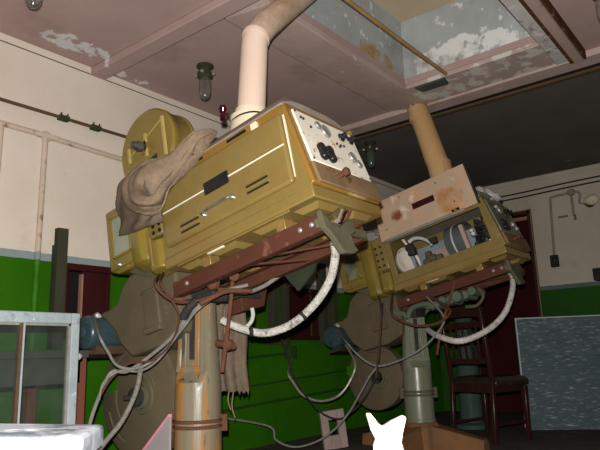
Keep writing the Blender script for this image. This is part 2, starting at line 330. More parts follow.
struct(b.build('trim_9', 'black_track'))
struct(MB().box(XC+.07, XC+.10, Y0, YW, H-.05, H-.035).box(XC+.10, XC+.11, Y0, YW, H-.05, H).build('trim_10', 'conduit_rust'))
struct(MB().box(X0, XW, YW-.012, YW, H-.046, H).build('trim_11', 'wall_plain', bevel=.004))
struct(MB().box(X0, XW, YW-.004, YW, H-.051, H-.0475).build('trim_12', 'black_track'))
struct(MB().box(XW-.012, XW, Y0, YW, H-.05, H).build('trim_13', 'wall_right', bevel=.004))
# door in the right wall
fr = struct(MB().box(XW-.03, XW+.04, DY0-.0, DY0+.045, FZ, DZ).box(XW-.03, XW+.04, DY1-.045, DY1, FZ, DZ).box(XW-.03, XW+.04, DY0, DY1, DZ-.05, DZ).build('door_1', 'door_frame', bevel=.005))
MB().box(XW-.036, XW-.028, DY0-.004, DY0+.008, FZ, DZ).box(XW-.036, XW-.028, DY0, DY1, DZ-.012, DZ).build('edge_strip', 'frame_edge', fr)
MB().box(XW-.02, XW+.0, DY0+.05, DY1-.05, DZ-.12, DZ-.08).build('lintel_strip', 'frame_edge', fr)  # brighter brown paints in the light on the inner lintel
MB().box(XW+.01, XW+.05, DY0+.045, DY1-.045, FZ, DZ-.05).box(XW, XW+.012, DY0+.15, DY1-.15, 1.1, DZ-.2).box(XW, XW+.012, DY0+.15, DY1-.15, .15, .95).build('door_leaf', 'door_red', fr, bevel=.004)
# projection ports
def port(i, X, shutter):
    a, c = X
    fr = struct(MB().box(a-.012, a+.02, YW-.03, YW+.03, PZ0, PZ1+.012).box(c-.02, c+.012, YW-.03, YW+.03, PZ0, PZ1+.012).box(a-.012, c+.012, YW-.04, YW+.03, PZ1-.03, PZ1+.012).box(a-.012, c+.012, YW-.04, YW+.03, PZ0-.02, PZ0+.015).build('window_%d' % i, 'red_wood', bevel=.004))
    MB().box(a, c, YW+.13, YW+.15, PZ0, PZ1).build('dark_backing', 'void', fr)  # black sheet standing in for the darkness inside the port
    MB().box(shutter[0], shutter[1], YW-.024, YW-.002, PZ0+.015, PZ1-.03).build('shutter', 'red_wood', fr, bevel=.004)
    if i == 1: MB().box(shutter[0]-.008, shutter[0]+.006, YW-.03, YW-.001, PZ0+.015, PZ1-.05).build('worn_edge', 'frame_edge', fr)
port(1, PA, (2.145, 2.32)); port(2, PB, (4.18, 4.50))
# shutter guide posts
for (x0, x1, z0, z1, l) in ((1.940, 2.008, 0.72, 1.452, 'grey green timber post left of the left projection port'),
                            (3.925, 3.985, 0.74, 1.50, 'grey timber post standing clear of the right projection port, nearest the red oxide rails'),
                            (4.075, 4.135, 0.74, 1.50, 'grey timber post at the left jamb of the right projection port'),
                            (4.63, 4.70, 0.74, 1.50, 'grey timber post at the right jamb of the right projection port'),
                            (4.80, 4.87, 0.74, 1.50, 'grey timber post farthest right beyond the right projection port')):
    o = MB().box(x0, x1, YW-.075, YW-.03, z0, z1).box(x0+.005, x1-.005, YW-.03, YW+.003, z0, z1-.1)
    o.cyl(((x0+x1)/2, YW-.08, z1-.07), ((x0+x1)/2, YW-.07, z1-.07), .006, seg=10)
    tag(o.build('timber_post', 'timber_grey', bevel=.004, center=True), l, 'post', 'shutter guide posts on the left wall')
# ================================================================ LEFT WALL FITTINGS
cr = thing('conduit_pipe', (2.0, YW, 2.18), 'thin rusty conduit running high across the cream wall', 'pipe')
inv = Matrix.Translation(-Vector((2.0, YW, 2.18)))
MB(inv).cyl((X0+.02, YW-.022, 2.178), (5.6, YW-.022, 2.20), .011, seg=12).build('tube', 'conduit_rust', cr)
for x in (1.964, 2.199, 3.2, .6):
    MB(inv).box(x-.035, x+.035, YW-.038, YW+.002, 2.172, 2.204).cyl((x-.022, YW-.03, 2.165), (x-.022, YW-.03, 2.220), .006, seg=8).cyl((x+.022, YW-.03, 2.165), (x+.022, YW-.03, 2.220), .006, seg=8).build('clamp', 'lamp_cast', cr, bevel=.003)
pn = tag(MB().tube([(X0+.02, YW-.018, 2.05), (1.574, YW-.018, 2.040), (1.85, YW-.018, 2.036), (2.48, YW-.018, 2.015), (3.4, YW-.018, 2.0)], .017, 10).build('wall_pipe', 'pipe_wall'),
    'cream painted conduit with a tee below the rusty conduit, dropping to the green dado', 'pipe')
MB().tube([(1.850, YW-.018, 2.036), (1.850, YW-.018, 1.9), (1.846, YW-.018, 1.3), (1.842, YW-.018, .4)], .017, 10).build('drop_pipe', 'pipe_wall', pn)
MB().tube([(1.575, YW-.018, 2.036), (1.572, YW-.018, 1.8), (1.568, YW-.018, .4)], .015, 10).build('drop_pipe', 'pipe_wall', pn)
MB().lathe([(.0,-.03),(.035,-.028),(.036,.0),(.028,.014),(0,.016)], (1.86, YW-.012, 2.036), (0,-1,0), 18).box(1.80, 1.93, YW-.036, YW-.002, 2.02, 2.05).build('tee_box', 'pipe_wall', pn, bevel=.004)
# small boxes and cable runs on the green dado
for (x, z, w, l) in ((3.264, .262, .05, 'small dark green box low on the green wall with a hanging cable'), (4.189, .675, .055, 'small dark green box on the green wall below the right projection port')):
    o = tag(MB().box(x-w, x+w, YW-.06, YW, z-.055, z+.055).build('junction_box', 'box_green', bevel=.006, center=True), l, 'box', 'junction boxes on the green wall')
    MB().box(-w*.8, w*.8, -.037, -.03, .015, .095).build('cover', 'box_green', o, bevel=.003)
tag(MB().tube([(2.9, YW-.014, .19), (3.264, YW-.014, .235), (3.8, YW-.014, .27), (5.2, YW-.014, .33)], .010, 8).build('wall_conduit', 'box_green'), 'green conduit running low along the green wall through the low box', 'pipe')
tag(MB().tube([(2.9, YW-.014, .60), (3.5, YW-.014, .63), (4.14, YW-.014, .665)], .010, 8).build('wall_conduit', 'box_green'), 'green conduit running to the upper green box', 'pipe')
tag(MB().tube([(2.9, YW-.010, .36), (3.8, YW-.010, .42), (5.2, YW-.010, .50)], .007, 8).build('wall_conduit', 'box_green'), 'thin green conduit on the green wall midway between the low and upper boxes', 'pipe')
# ================================================================ RIGHT WALL FITTINGS
tag(MB().tube([(XW-.012, YW-.03, 2.47), (XW-.012, 2.46, 2.452), (XW-.012, 1.42, 2.475), (XW-.012, Y0+.05, 2.49)], .009, 8).build('wall_cable', 'cable_black'), 'upper dark cable along the top of the right wall', 'cable')
tag(MB().tube([(XW-.012, YW-.03, 2.41), (XW-.012, 2.46, 2.397), (XW-.012, 1.42, 2.42), (XW-.012, Y0+.05, 2.435)], .009, 8).build('wall_cable', 'cable_black'), 'lower dark cable along the top of the right wall', 'cable')
M['pipe_right'] = mat('darker conduit paint', (.30,.25,.19), (.24,.195,.145), 9, .6)  # darkened to set the conduit off from the wall
sw = tag(MB().tube([(XW-.014, 1.998, 1.66), (XW-.014, 1.975, 2.15), (XW-.014, 1.965, 2.31), (XW-.014, 1.94, 2.335), (XW-.014, 1.80, 2.345), (XW-.014, 1.73, 2.35), (XW-.014, 1.66, 2.345)], .014, 8).build('wall_pipe', 'pipe_right'), 'cream conduit on the right wall from the dark switch up to the lamp', 'pipe')
MB().tube([(XW-.014, 1.735, 2.35), (XW-.014, 1.737, 2.08)], .014, 8).tube([(XW-.014, 1.66, 2.345), (XW-.014, 1.645, 2.30), (XW-.014, 1.66, 2.22), (XW-.014, 1.60, 2.195)], .012, 8).build('drop_pipe', 'pipe_right', sw)
MB().lathe([(0,-.03),(.042,-.028),(.044,0),(.034,.03),(0,.034)], (XW-.014, 1.735, 2.352), (-1,0,0), 16).build('round_box', 'pipe_right', sw)
MB().box(XW-.03, XW, 1.80, 1.90, 2.082, 2.098).box(XW-.03, XW, 1.715, 1.735, 2.03, 2.09).build('clip', 'cable_grey', sw)
o = tag(MB().box(XW-.055, XW, 1.955, 2.04, 1.53, 1.665).build('wall_switch', 'black_iron', bevel=.008, center=True), 'dark switch box on the right wall beside the door', 'switch')
MB().lathe([(.018,0),(.018,.012),(.01,.016)], (-.0275, 0, .075), (-1,0,0), 14).build('toggle', 'black', o)
t_ = thing('wall_lamp', (XW, 1.555, 2.20), 'wall lamp with pale bulb and small shade at the right edge', 'lamp')
MB().lathe([(.055,0),(.055,.03),(.03,.05)], (-.0,0,0), (-1,0,0), 20).tube([(-.04,0,0),(-.09,.0,.0),(-.13,.02,.0)], .014, 8).build('bracket', 'lamp_cast', t_)
MB().lathe([(.02,0),(.045,.03),(.06,.08),(.05,.13),(.02,.155),(0,.16)], (-.10,.035,.0), (-.1,-1,.05), 20).build('bulb', 'cream_metal', t_)
tag(MB().box(XW-.12, XW, 1.42, 1.60, 1.33, 1.46).build('wall_box', 'black_iron', bevel=.008, center=True), 'black box on the right wall at the right edge of the picture', 'box')
# ================================================================ CEILING LAMPS
def ceil_lamp(x, y, label, g, z=H):
    t = thing('ceiling_lamp', (x, y, z), label, 'lamp', 'well glass ceiling lamps')
    ho = MB().lathe([(0,0),(.058,0),(.06,-.012),(.036,-.02),(.034,-.05),(.052,-.055),(.055,-.085),(.044,-.10),(0,-.10)], seg=22).build('cast_holder', 'lamp_cast', t, bevel=0)
    b = MB()
    for k in range(4):
        a = k*PI/2+.5; b.lathe([(.012,0),(.012,.02),(.006,.026)], (.05*math.cos(a), .05*math.sin(a), -.068), (math.cos(a), math.sin(a), 0), 10)
    b.split('screw', 'steel', ho)
    MB().lathe([(.040,-.10),(.043,-.13),(.043,-.19),(.038,-.225),(.024,-.248),(0,-.255)], seg=24).build('glass_jar', g, t)
    return t
ceil_lamp(2.66, 2.90, 'ceiling lamp with a clear glass jar, left of the cream flue', 'lamp_glass')
ceil_lamp(4.78, 2.90, 'ceiling lamp with a dark glass jar on the dark ceiling', 'lamp_glass_dark')
ceil_lamp(1.333, 2.706, 'ceiling lamp cut off at the top left above the peeling paint', 'lamp_glass')
ceil_lamp(3.46, .545, 'ceiling lamp cut off at the top right corner', 'lamp_glass')
# rod across the skylight
rd = tag(MB().cyl((2.30, 1.695, H-.02), (3.93, 1.685, H-.02), .013, seg=12).build('brown_rod', 'rod_tan'), 'thin brown rod spanning the skylight opening', 'rod')
MB().hexa([(3.885,1.70,H-.05),(4.0,1.72,H-.05),(4.0,1.93,H-.05),(3.90,1.95,H-.05)], [(3.895,1.70,H-.034),(4.0,1.72,H-.034),(4.0,1.93,H-.034),(3.90,1.95,H-.034)]).build('end_plate', 'ring_green', rd, bevel=.003)
# ================================================================ PROJECTORS
def RX(a): return Matrix.Rotation(a, 4, 'X')
class Loc:
    def __init__(s, o, pz): s.o = np.array([o[0], o[1], pz]); s.m = np.array([[1,0,0],[0,math.cos(TILT),-math.sin(TILT)],[0,math.sin(TILT),math.cos(TILT)]])
    def at(s, x, y, ax, v):
        r = s.m @ _ray(x, y); c = s.m @ (CAM-s.o); k = 'xyz'.index(ax)
        return c + r*((v-c[k])/r[k])
    def world(s, p): return s.m.T @ np.array(p, float) + s.o
def dish(b, o, d, prof, seg=24): b.lathe(prof, o, d, seg)
def make_projector(loc, pz, label, opened, col, foot_mat):
    P = thing('film_projector', loc, label, 'projector', 'film projectors')
    T = Matrix.Translation((0, 0, pz) if not opened else (0, .054, pz-.0115)) @ RX(-TILT)        # tilted frame, +y towards the lens
    # ---- foot and pedestal (upright)
    b = MB()
    for k in range(4):
        a = k*PI/2; c, s = math.cos(a), math.sin(a)
        def q(r, w, z): return (c*r - s*w, s*r + c*w, z)
        b.hexa([q(.10,-.085,FZ), q(.10,.085,FZ), q(.10,.075,.115), q(.10,-.075,.115)], [q(.50,-.055,FZ), q(.50,.055,FZ), q(.50,.045,.025), q(.50,-.045,.025)])
    b.lathe([(.165,FZ),(.165,.09),(.135,.128),(.12,.135)], seg=8)
    b.build('base_foot', foot_mat, P, bevel=.008)
    RZ = Matrix.Rotation(math.radians(12 if not opened else 45), 4, 'Z')
    def sect(z, xc, r, n=36):
        return [(max(r*math.cos(2*PI*k/n), -xc), r*math.sin(2*PI*k/n), z) for k in range(n)]
    b = MB(RZ)
    b.rings([sect(.13,.2,.118), sect(.15,.2,.118), sect(.155,.2,.112), sect(.49,.2,.110), sect(.525,.106,.1095), sect(.545,.075,.109), sect(.575,.052,.106), sect(.60,.050,.103), sect(.605,.049,.102), sect(.90,.042,.086)])
    ped = b.build('pedestal', col, P, angle=30)
    b = MB(RZ)
    for y0, y1 in ((-.050,-.024),(.024,.050)): b.hexa([(-.066,y0,.60),(-.066,y1,.60),(-.040,y1,.60),(-.040,y0,.60)], [(-.060,y0,.90),(-.060,y1,.90),(-.034,y1,.90),(-.034,y0,.90)])
    b.box(-.060, -.042, -.0235, .0235, .60, .625)
    b.split('guide_rail', col, ped, bevel=.003)
    MB(RZ).box(-.0525, -.030, -.014, .014, .63, .89).build('slot', 'black_iron', ped)
    b = MB()
    for z in (.325, .350): b.lathe([(.113,-.008),(.118,-.006),(.118,.006),(.113,.008)], (0,0,z), seg=36)
    for a in (math.radians(-52), math.radians(128)):
        c, s = math.cos(a), math.sin(a); b.hexa([(c*.11-s*.014, s*.11+c*.014, .30),(c*.11+s*.014, s*.11-c*.014, .30),(c*.14+s*.012, s*.14-c*.012, .30),(c*.14-s*.012, s*.14+c*.012, .30)],
                                      [(c*.11-s*.014, s*.11+c*.014, .375),(c*.11+s*.014, s*.11-c*.014, .375),(c*.14+s*.012, s*.14-c*.012, .375),(c*.14-s*.012, s*.14+c*.012, .375)])
    band = b.build('clamp_band', 'rust' if not opened else 'cast', ped)
    # ---- pivot block
    zt = pz - .135
    b = MB().box(-.09, .09, -.07, .07, .895, zt-.0).box(-.05, .05, -.16, .05, zt-.02, zt+.045)
    pv = b.build('pivot_block', 'black_iron', P, bevel=.012)
    b = MB()
    for x, y, z, r in ((-.13, .0, zt+.0, .036), (-.12, -.22, zt+.055, .033)): b.lathe([(r*.7,0),(r,.008),(r,.03),(r*.8,.038),(r*.35,.05),(0,.052)], (x+.03, y, z), (-1,0,0), 18)
    b.split('pivot_knob', 'rust' if not opened else 'rail_dark', pv)
    if opened:
        b = MB(T)
        for x in (-.12, .12):
            b.tube([(x,.085,-.135),(x,.05,-.16),(x,.0,-.175),(x,-.03,-.215)], .022, 10); b.tube([(x,-.03,-.215),(x,-.07,-.165),(x,-.14,-.15),(x,-.22,-.165),(x,-.26,-.21)], .020, 10)
        for k in range(7):
            y = -.20-.06*k; b.lathe([(.02,-.10),(.032,-.09),(.032,.09),(.02,.10)], (0, y, -.165-.012*(k % 2)), (1,0,0), 14)
        b.lathe([(.03,-.14),(.04,-.13),(.04,-.06),(.02,-.05)], (-.02,-.46,-.18), (1,0,0), 16)
        b.build('cast_yoke', 'cast_green', P)
        MB(T).tube([(-.05,-.60,-.15),(-.05,-.62,-.22),(-.06,-.56,-.27),(-.07,-.48,-.26)], .012, 8).build('yoke_pipe', 'cast', P)
    # ---- support rails, red oxide channels
    rm = 'rail' if not opened else 'rail_dark'
    for x, s in ((-.17, 1), (.15, -1)):
        b = MB(T).box(x-.005, x+.005, -.885, .0, -.135, -.065).box(min(x, x+s*.038), max(x, x+s*.038), -.885, .0, -.072, -.064).box(min(x, x+s*.038), max(x, x+s*.038), -.885, .0, -.136, -.128)
        r = b.build('support_rail', rm, P, bevel=.002)
        b = MB(T)
        for y in (-.85, -.79, -.10): b.lathe([(.011,0),(.011,.006),(.006,.010),(0,.010)], (x-.005, y, -.098), (-1,0,0), 12)
        b.split('bolt', 'steel', r)
    b = MB(T).hexa([(-.165,-.42,-.128),(-.165,-.44,-.128),(-.165,-.44,-.120),(-.165,-.42,-.120)], [(.145,-.60,-.128),(.145,-.62,-.128),(.145,-.62,-.120),(.145,-.60,-.120)])
    b.hexa([(-.165,-.46,-.116),(-.165,-.48,-.116),(-.165,-.48,-.108),(-.165,-.46,-.108)], [(.145,-.80,-.116),(.145,-.82,-.116),(.145,-.82,-.108),(.145,-.80,-.108)])
    b.split('cross_strut', rm, P)
    b = MB(T)
    for x, y in ((-.17,-.25),(.15,-.25),(-.17,-.70),(.15,-.70)): b.box(x-.012, x+.05, y-.025, y+.025, -.066, -.018)
    b.split('rail_lug', 'brass', P, bevel=.003)
    # rear casting
    pol = [(-.190,-.058),(-.165,-.075),(-.125,-.112),(-.075,-.116),(-.030,-.090),(.010,-.062),(.038,-.085),(.036,-.122),(-.005,-.140),(.0,-.180),(.026,-.205),(-.02,-.222),(-.085,-.226),(-.110,-.200),(-.135,-.165),(-.185,-.130)]
    pol = [(x, z) for x, z in pol]
    b = MB(T).prism(pol, 'y', -.915, -.888).box(-.19, .16, -.89, -.87, -.125, -.085)
    b.build('rear_bracket', 'cast', P, bevel=.005)
    # ---- base pan
    b = MB(T).box(-.248, .248, -.940, -.045, -.024, .028)
    pan = b.build('base_pan', 'olive', P, bevel=.006)
    b = MB(T)
    for y0, y1 in ((-.92,-.79),(-.72,-.56),(-.46,-.30),(-.22,-.10)):
        for x0, x1 in ((-.20,-.05),(.05,.20)):
            b.hexa([(x0,y0,-.023),(x1,y0,-.023),(x1,y1,-.023),(x0,y1,-.023)], [(x0+.025,y0+.025,-.044),(x1-.025,y0+.025,-.044),(x1-.025,y1-.025,-.044),(x0+.025,y1-.025,-.044)])
    b.box(-.238,-.230,-.80,-.12,-.032,-.023)
    b.split('pan_rib', 'olive', pan, bevel=.002)
    MB(T).box(-.222,-.205,-.40,-.30,-.034,-.023).build('glint_patch', 'cream_metal', pan, bevel=.003)  # pale patch painted in as a glint under the pan
    # ---- lamphouse shell
    yr = lambda z: -.935 + (z-.03)*.175                     # sloping rear face
    b = MB(T)
    x, zt2 = .24, .428
    b.box(-x+.003, x-.003, -.92, -.053, .030, .062)                                        # floor
    def slab(pts0, pts1): b.hexa(pts0, pts1)
    b.box(-x+.003, x-.003, -.075, -.053, .055, zt2-.004)                                         # front wall
    x2 = x-.003; slab([(-x2,yr(.05)+.003,.05),(x2,yr(.05)+.003,.05),(x2,yr(zt2)+.003,zt2-.002),(-x2,yr(zt2)+.003,zt2-.002)], [(-x2,yr(.05)+.03,.05),(x2,yr(.05)+.03,.05),(x2,yr(zt2)+.03,zt2-.002),(-x2,yr(zt2)+.03,zt2-.002)])
    b.box(x-.015, x, -.90, -.06, .05, zt2)                                      # far side wall
    b.box(-x, -x+.02, -.935, -.05, .028, .098)                                   # near side frame
    
    b.box(-x+.001, -x+.021, -.10, -.0512, .09, zt2-.0015)
    slab([(-x-.0007,yr(.085)+.001,.085),(-x-.0007,-.862,.085),(-x-.0007,-.842,zt2-.002),(-x-.0007,yr(zt2)+.001,zt2-.002)], [(-x+.019,yr(.085)+.001,.085),(-x+.019,-.862,.085),(-x+.019,-.842,zt2-.002),(-x+.019,yr(zt2)+.001,zt2-.002)])
    lh = b.build('lamphouse', 'olive' if not opened else 'olive_dull', P, bevel=.004)
    MB(T).box(-x-.001, -x+.0195, -.86, -.0505, .352, zt2-.001).build('top_frame', 'olive_brown' if not opened else 'olive_dull', lh, bevel=.003)
    # roof with sloping shoulders
    b = MB(T); n = 9
    def arc(y, k=1.0): return [(-.243,y,zt2-.006), (-.243,y,zt2+.002), (-.218,y,zt2+.034*k), (-.155,y,zt2+.083*k), (-.08,y,zt2+.098*k), (.08,y,zt2+.098*k), (.155,y,zt2+.083*k), (.218,y,zt2+.034*k), (.243,y,zt2+.002), (.243,y,zt2-.006)]
    b.rings([arc(-.045, .9), arc(-.06), arc(-.83), arc(-.875, .45)])
    b.build('roof', 'roof_grey', lh, bevel=.003)
    # rear cap, its cream panel and what sits on it
    RXm = T @ Matrix.Translation((0, -.950, .03)) @ RX(math.atan2(.39, .068))    # local: x right, y up the rear face, -z... out
    # out direction is +z of this frame after the flip below
    up = Vector((0, .068, .39)).normalized(); out = Vector((0, -.39, .068)).normalized()
    Rm = T @ Matrix(((1,0,0,0),(0,up.y,out.y,-.932),(0,up.z,out.z,.03),(0,0,0,1)))
    b = MB(Rm).hexa([(-.246,-.0,0),(.246,-.0,0),(.246,.385,0),(.225,.41,0),(-.225,.41,0),(-.246,.385,0)], [(-.240,.004,.02),(.240,.004,.02),(.240,.38,.02),(.22,.405,.02),(-.22,.405,.02),(-.240,.38,.02)])
    cap = b.build('rear_cap', 'olive_brown' if not opened else 'olive_dull', lh, bevel=.006)
    MB(Rm).box(-.215, .238, .004, .100, .018, .034).build('lower_strip', 'end_brown', lh, bevel=.004)
    cp = lab(MB(Rm).box(-.205, .226, .108, .372, .018, .030).build('control_panel', 'panel_cream' if not opened else 'column_green', P, bevel=.004), 'cream rear control panel' if not opened else 'grey green rear control panel')
    for gx, gv, r in ((-.060,.328,.017),(-.014,.310,.029),(.132,.212,.024),(.165,.182,.018)):
        MB(Rm).lathe([(r*1.08,0),(r*1.08,.008),(r,.012),(r*.9,.010),(0,.010)], (gx, gv, .03), (0,0,1), 22).build('gauge', 'steel', cp)
    for gx, gv in ((.112,.318),(.184,.322)):
        b = MB(Rm).lathe([(.022,0),(.022,.006),(.013,.010),(.013,.030),(0,.031)], (gx, gv, .03), (0,0,1), 16).box(gx-.021, gx+.021, gv-.007, gv+.007, .034, .050)
        b.build('knob', 'black', cp, bevel=.003)
    for gx in (-.118, -.062):
        b = MB(Rm).lathe([(.021,0),(.023,.012),(.018,.022),(0,.024)], (gx, .148, .03), (0,0,1), 18).lathe([(.021,0),(.023,.012),(.018,.022),(0,.024)], (gx, .188, .03), (0,0,1), 18).box(gx-.019, gx+.019, .148, .188, .03, .05)
        b.build('toggle_switch', 'black', cp, bevel=.003)
    b = MB(Rm)
    for gx, gv in ((.06,.25),(.075,.262),(.045,.262),(.10,.265),(-.17,.335),(-.155,.332),(-.12,.30)): b.lathe([(.006,0),(.006,.006),(0,.008)], (gx, gv, .03), (0,0,1), 8)
    for gx in (-.195,.216):
        for gv in (.118,.362): b.lathe([(.005,0),(.005,.004),(0,.005)], (gx, gv, .03), (0,0,1), 8)
    b.split('screw', 'black_iron', cp)
    MB(Rm).lathe([(.009,0),(.009,.03),(.016,.034),(.018,.052),(.010,.058),(0,.058)], (-.075, .050, .034), (0,0,1), 14).build('latch_knob', 'rust', lh)
    # ---- side door, closed
    dm = 'olive'
    if not opened:
        d = MB(T).box(-.264, -.238, -.866, -.086, .066, .376).build('side_door', dm, P, bevel=.014, seg=3)
        MB(T).box(-.2665, -.262, -.388, -.100, .231, .236).box(-.2665, -.262, -.860, -.540, .231, .236).build('trim_strip', 'white_line', d)
        MB(T).box(-.270, -.262, -.540, -.388, .206, .264).build('name_plate', 'black', d, bevel=.003)
        MB(T).tube([(-.262,-.362,.125),(-.280,-.364,.125),(-.292,-.380,.126),(-.294,-.45,.128),(-.292,-.525,.131),(-.280,-.542,.133),(-.262,-.544,.134)], .0065, 10).lathe([(.015,0),(.015,.006)], (-.262,-.362,.125), (-1,0,0), 14).lathe([(.015,0),(.015,.006)], (-.262,-.544,.134), (-1,0,0), 14).build('handle', 'chrome', d)
        for ya, z in ((-.752,.150),(-.752,.122),(-.330,.136),(-.330,.106)):
            yb = ya+.128
            l_ = MB(T).hexa([(-.262,ya,z+.006),(-.262,yb,z+.006),(-.262,yb,z-.004),(-.262,ya,z-.004)], [(-.272,ya+.004,z-.001),(-.272,yb-.004,z-.001),(-.272,yb-.004,z-.004),(-.272,ya+.004,z-.004)]).build('louvre', 'olive', d)
            MB(T).box(-.2645, -.262, ya+.002, yb-.002, z-.012, z-.004).build('louvre_gap', 'black', d)
        b = MB(T)
        for y, z in ((-.27,.275),(-.30,.195),(-.62,.30),(-.66,.205)): b.lathe([(.006,0),(.005,.003),(0,.004)], (-.264, y, z), (-1,0,0), 8)
        b.split('screw', 'chrome', d)
        for y0, y1, z in ((-.39,-.25,.402),(-.665,-.55,.402)):
            MB(T).box(-.249, -.244, y0, y1, z-.006, z+.004).build('vent_slot', 'black', lh); MB(T).box(-.251, -.244, y0, y1, z+.004, z+.008).build('vent_lip', 'chrome', lh)
        MB(T).box(-.256, -.238, -.735, -.70, .380, .410).build('catch', 'cream_metal', lh, bevel=.003)
        # ridge of worn paint down the rear corner
        MB(T).hexa([(-.2455,-.870,.09),(-.2455,-.866,.09),(-.2455,-.868,.37),(-.2455,-.878,.37)], [(-.240,-.870,.09),(-.240,-.866,.09),(-.240,-.868,.37),(-.240,-.878,.37)]).build('worn_corner', 'cream_metal', lh)
    else:
        # lid swung up: its rust stained lining faces the room
        n = 10; z0, z1 = .372, .690; ya, yb = -.838, -.048
        def outl(x):
            pts = [(x, ya-.02, z0), (x, ya, z1)]
            for k in range(7):
                a = k/6*PI/2; pts.append((x, yb-.05+.05*math.sin(a), z1-.05+.05*math.cos(a)))
            return pts + [(x, yb, z0)]
        d = lab(MB(T).hexa(outl(-.262), outl(-.246)).build('side_door', 'lid_rust', P, bevel=.003), 'raised side door with rust stained cream lining')
        MB(T).hexa([(-.262,ya-.034,z0),(-.225,ya-.034,z0),(-.225,ya-.020,z0),(-.262,ya-.020,z0)], [(-.262,ya-.014,z1),(-.225,ya-.014,z1),(-.225,ya-.0,z1),(-.262,ya-.0,z1)]).build('door_flange', 'black_iron', d, bevel=.003)
        MB(T).box(-.264, -.246, -.560, -.375, .515, .562).build('name_plate', 'red_wood', d)
        MB(T).box(-.266, -.248, -.755, -.085, .358, .378).build('hinge', 'steel', d, bevel=.003)
        b = MB(T)
        for y, z in ((-.29,.655),(-.60,.64),(-.70,.45),(-.12,.45)): b.lathe([(.006,0),(.005,.004),(0,.005)], (-.262, y, z), (-1,0,0), 8)
        b.split('screw', 'black_iron', d)
        MB(T).lathe([(.012,0),(.014,.02),(.006,.03)], (-.25,-.69,.385), (-1,0,0), 10).box(-.262,-.245,-.72,-.66,.372,.398).build('catch', 'brass', d)
        # lining and the arc lamp inside
        MB(T).box(.205, .222, -.86, -.085, .066, .35).build('lining', 'lining', lh)
        arc_ = MB(T).box(-.12, .10, -.80, -.15, .062, .085).build('arc_lamp', 'black_iron', P, bevel=.004)
        MB(T).lathe([(.02,.0),(.075,.012),(.105,.04),(.115,.075),(.110,.076),(.09,.045),(.0,.02)], (-.12,-.105,.185), (-.35,-1,.05), 30).build('mirror', 'mirror_back', arc_)
        MB(T).hexa([(-.20,-.235,.09),(-.16,-.235,.09),(-.16,-.265,.09),(-.20,-.265,.09)], [(-.20,-.205,.30),(-.16,-.205,.30),(-.16,-.225,.30),(-.20,-.225,.30)]).build('upright', 'lining', arc_, bevel=.003)
        MB(T).tube([(-.235,-.215,.335),(-.235,-.235,.290),(-.215,-.245,.245)], .010, 8).build('lever', 'cream_metal', arc_)
        MB(T).lathe([(.026,-.03),(.03,0),(.026,.03)], (-.225,-.25,.262), (0,1,.2), 12).box(-.24,-.19,-.285,-.225,.20,.255).build('clamp_head', 'black_iron', arc_, bevel=.004)
        MB(T).tube([(-.225,-.255,.305),(-.225,-.30,.315),(-.225,-.36,.295),(-.225,-.41,.250),(-.225,-.425,.215)], lambda t: .016-.006*t, 10).build('carbon_arm', 'pale_metal', arc_)
        MB(T).box(-.235,-.205,-.475,-.41,.225,.272).build('carbon_jaw', 'black_iron', arc_, bevel=.004)
        MB(T).box(.02, .035, -.53, -.28, .09, .235).build('heat_plate', 'pink_card', arc_)
        for yy, zz in ((-.34,.12),(-.40,.135),(-.45,.12),(-.37,.17)):
            MB(T).lathe([(.020,-.022),(.025,0),(.020,.022)], (-.20, yy, zz), (0,1,0), 12).box(-.215,-.185,yy-.008,yy+.008,.075,zz).build('feed_gear', 'cast', arc_)
        # big curved reflector ring
        def ringpts(y, r0, r1):
            pts = []
            for k in range(25):
                a = -.5*PI*.35 + k/24*PI*1.35; pts.append((y, a))
            return pts
        b = MB(T); R = []
        for k in range(25):
            a = math.radians(60 + k*240/24); cx, cz = -.06+.0*1, .20
            c, s = math.cos(a), math.sin(a)
            R.append([(cx+c*.125, -.52, cz+s*.115), (cx+c*.158, -.52, cz+s*.138), (cx+c*.158, -.665, cz+s*.138), (cx+c*.125, -.665, cz+s*.115)])
        b.rings(R); b.build('reflector_ring', 'ring_green', arc_)
        b = MB(T); R = []
        for k in range(25):
            a = math.radians(60 + k*240/24); cx, cz = -.06, .20; c, s = math.cos(a), math.sin(a)
            R.append([(cx+c*.159, -.578, cz+s*.139), (cx+c*.163, -.578, cz+s*.142), (cx+c*.163, -.590, cz+s*.142), (cx+c*.159, -.590, cz+s*.139)])
        b.rings(R); b.build('ring_bead', 'pale_metal', arc_)
        MB(T).hexa([(-.225,-.672,.09),(-.185,-.672,.09),(-.185,-.70,.09),(-.225,-.70,.09)], [(-.225,-.655,.285),(-.185,-.655,.285),(-.185,-.685,.285),(-.225,-.685,.285)]).build('ring_stay', 'pink_card', arc_, bevel=.003)
        rnd = random.Random(4)
        for k in range(26):
            y = -.72 - rnd.random()*.11; z = .10 + rnd.random()*.20; x = -.20 + rnd.random()*.12; s = .008+rnd.random()*.014
            if k % 3: MB(T).box(x-s, x+s, y-s*.9, y+s*.9, z-s, z+s).build('mechanism_block', 'black' if k % 4 else 'cast', arc_, bevel=.003)
            else: MB(T).lathe([(s*.7,-.02),(s,0),(s*.7,.02)], (x, y, z), (1,.2,0), 12).build('drive_wheel', 'black_iron' if k % 2 else 'pale_metal', arc_)
        MB(T).box(-.02, 0, -.845, -.70, .075, .32).build('motor_plate', 'black_iron', arc_)
    # ---- projector head
    b = MB(T).box(-.200, .12, -.045, .435, .125, .460).prism([(.435,.20),(.435,.125),(.38,.105),(.19,.105),(.05,.125)], 'x', -.19, .12)
    hd = b.build('projector_head', 'olive_clean', P, bevel=.010)
    b = MB(T); y0, y1, z0, z1 = .236, .388, .182, .410
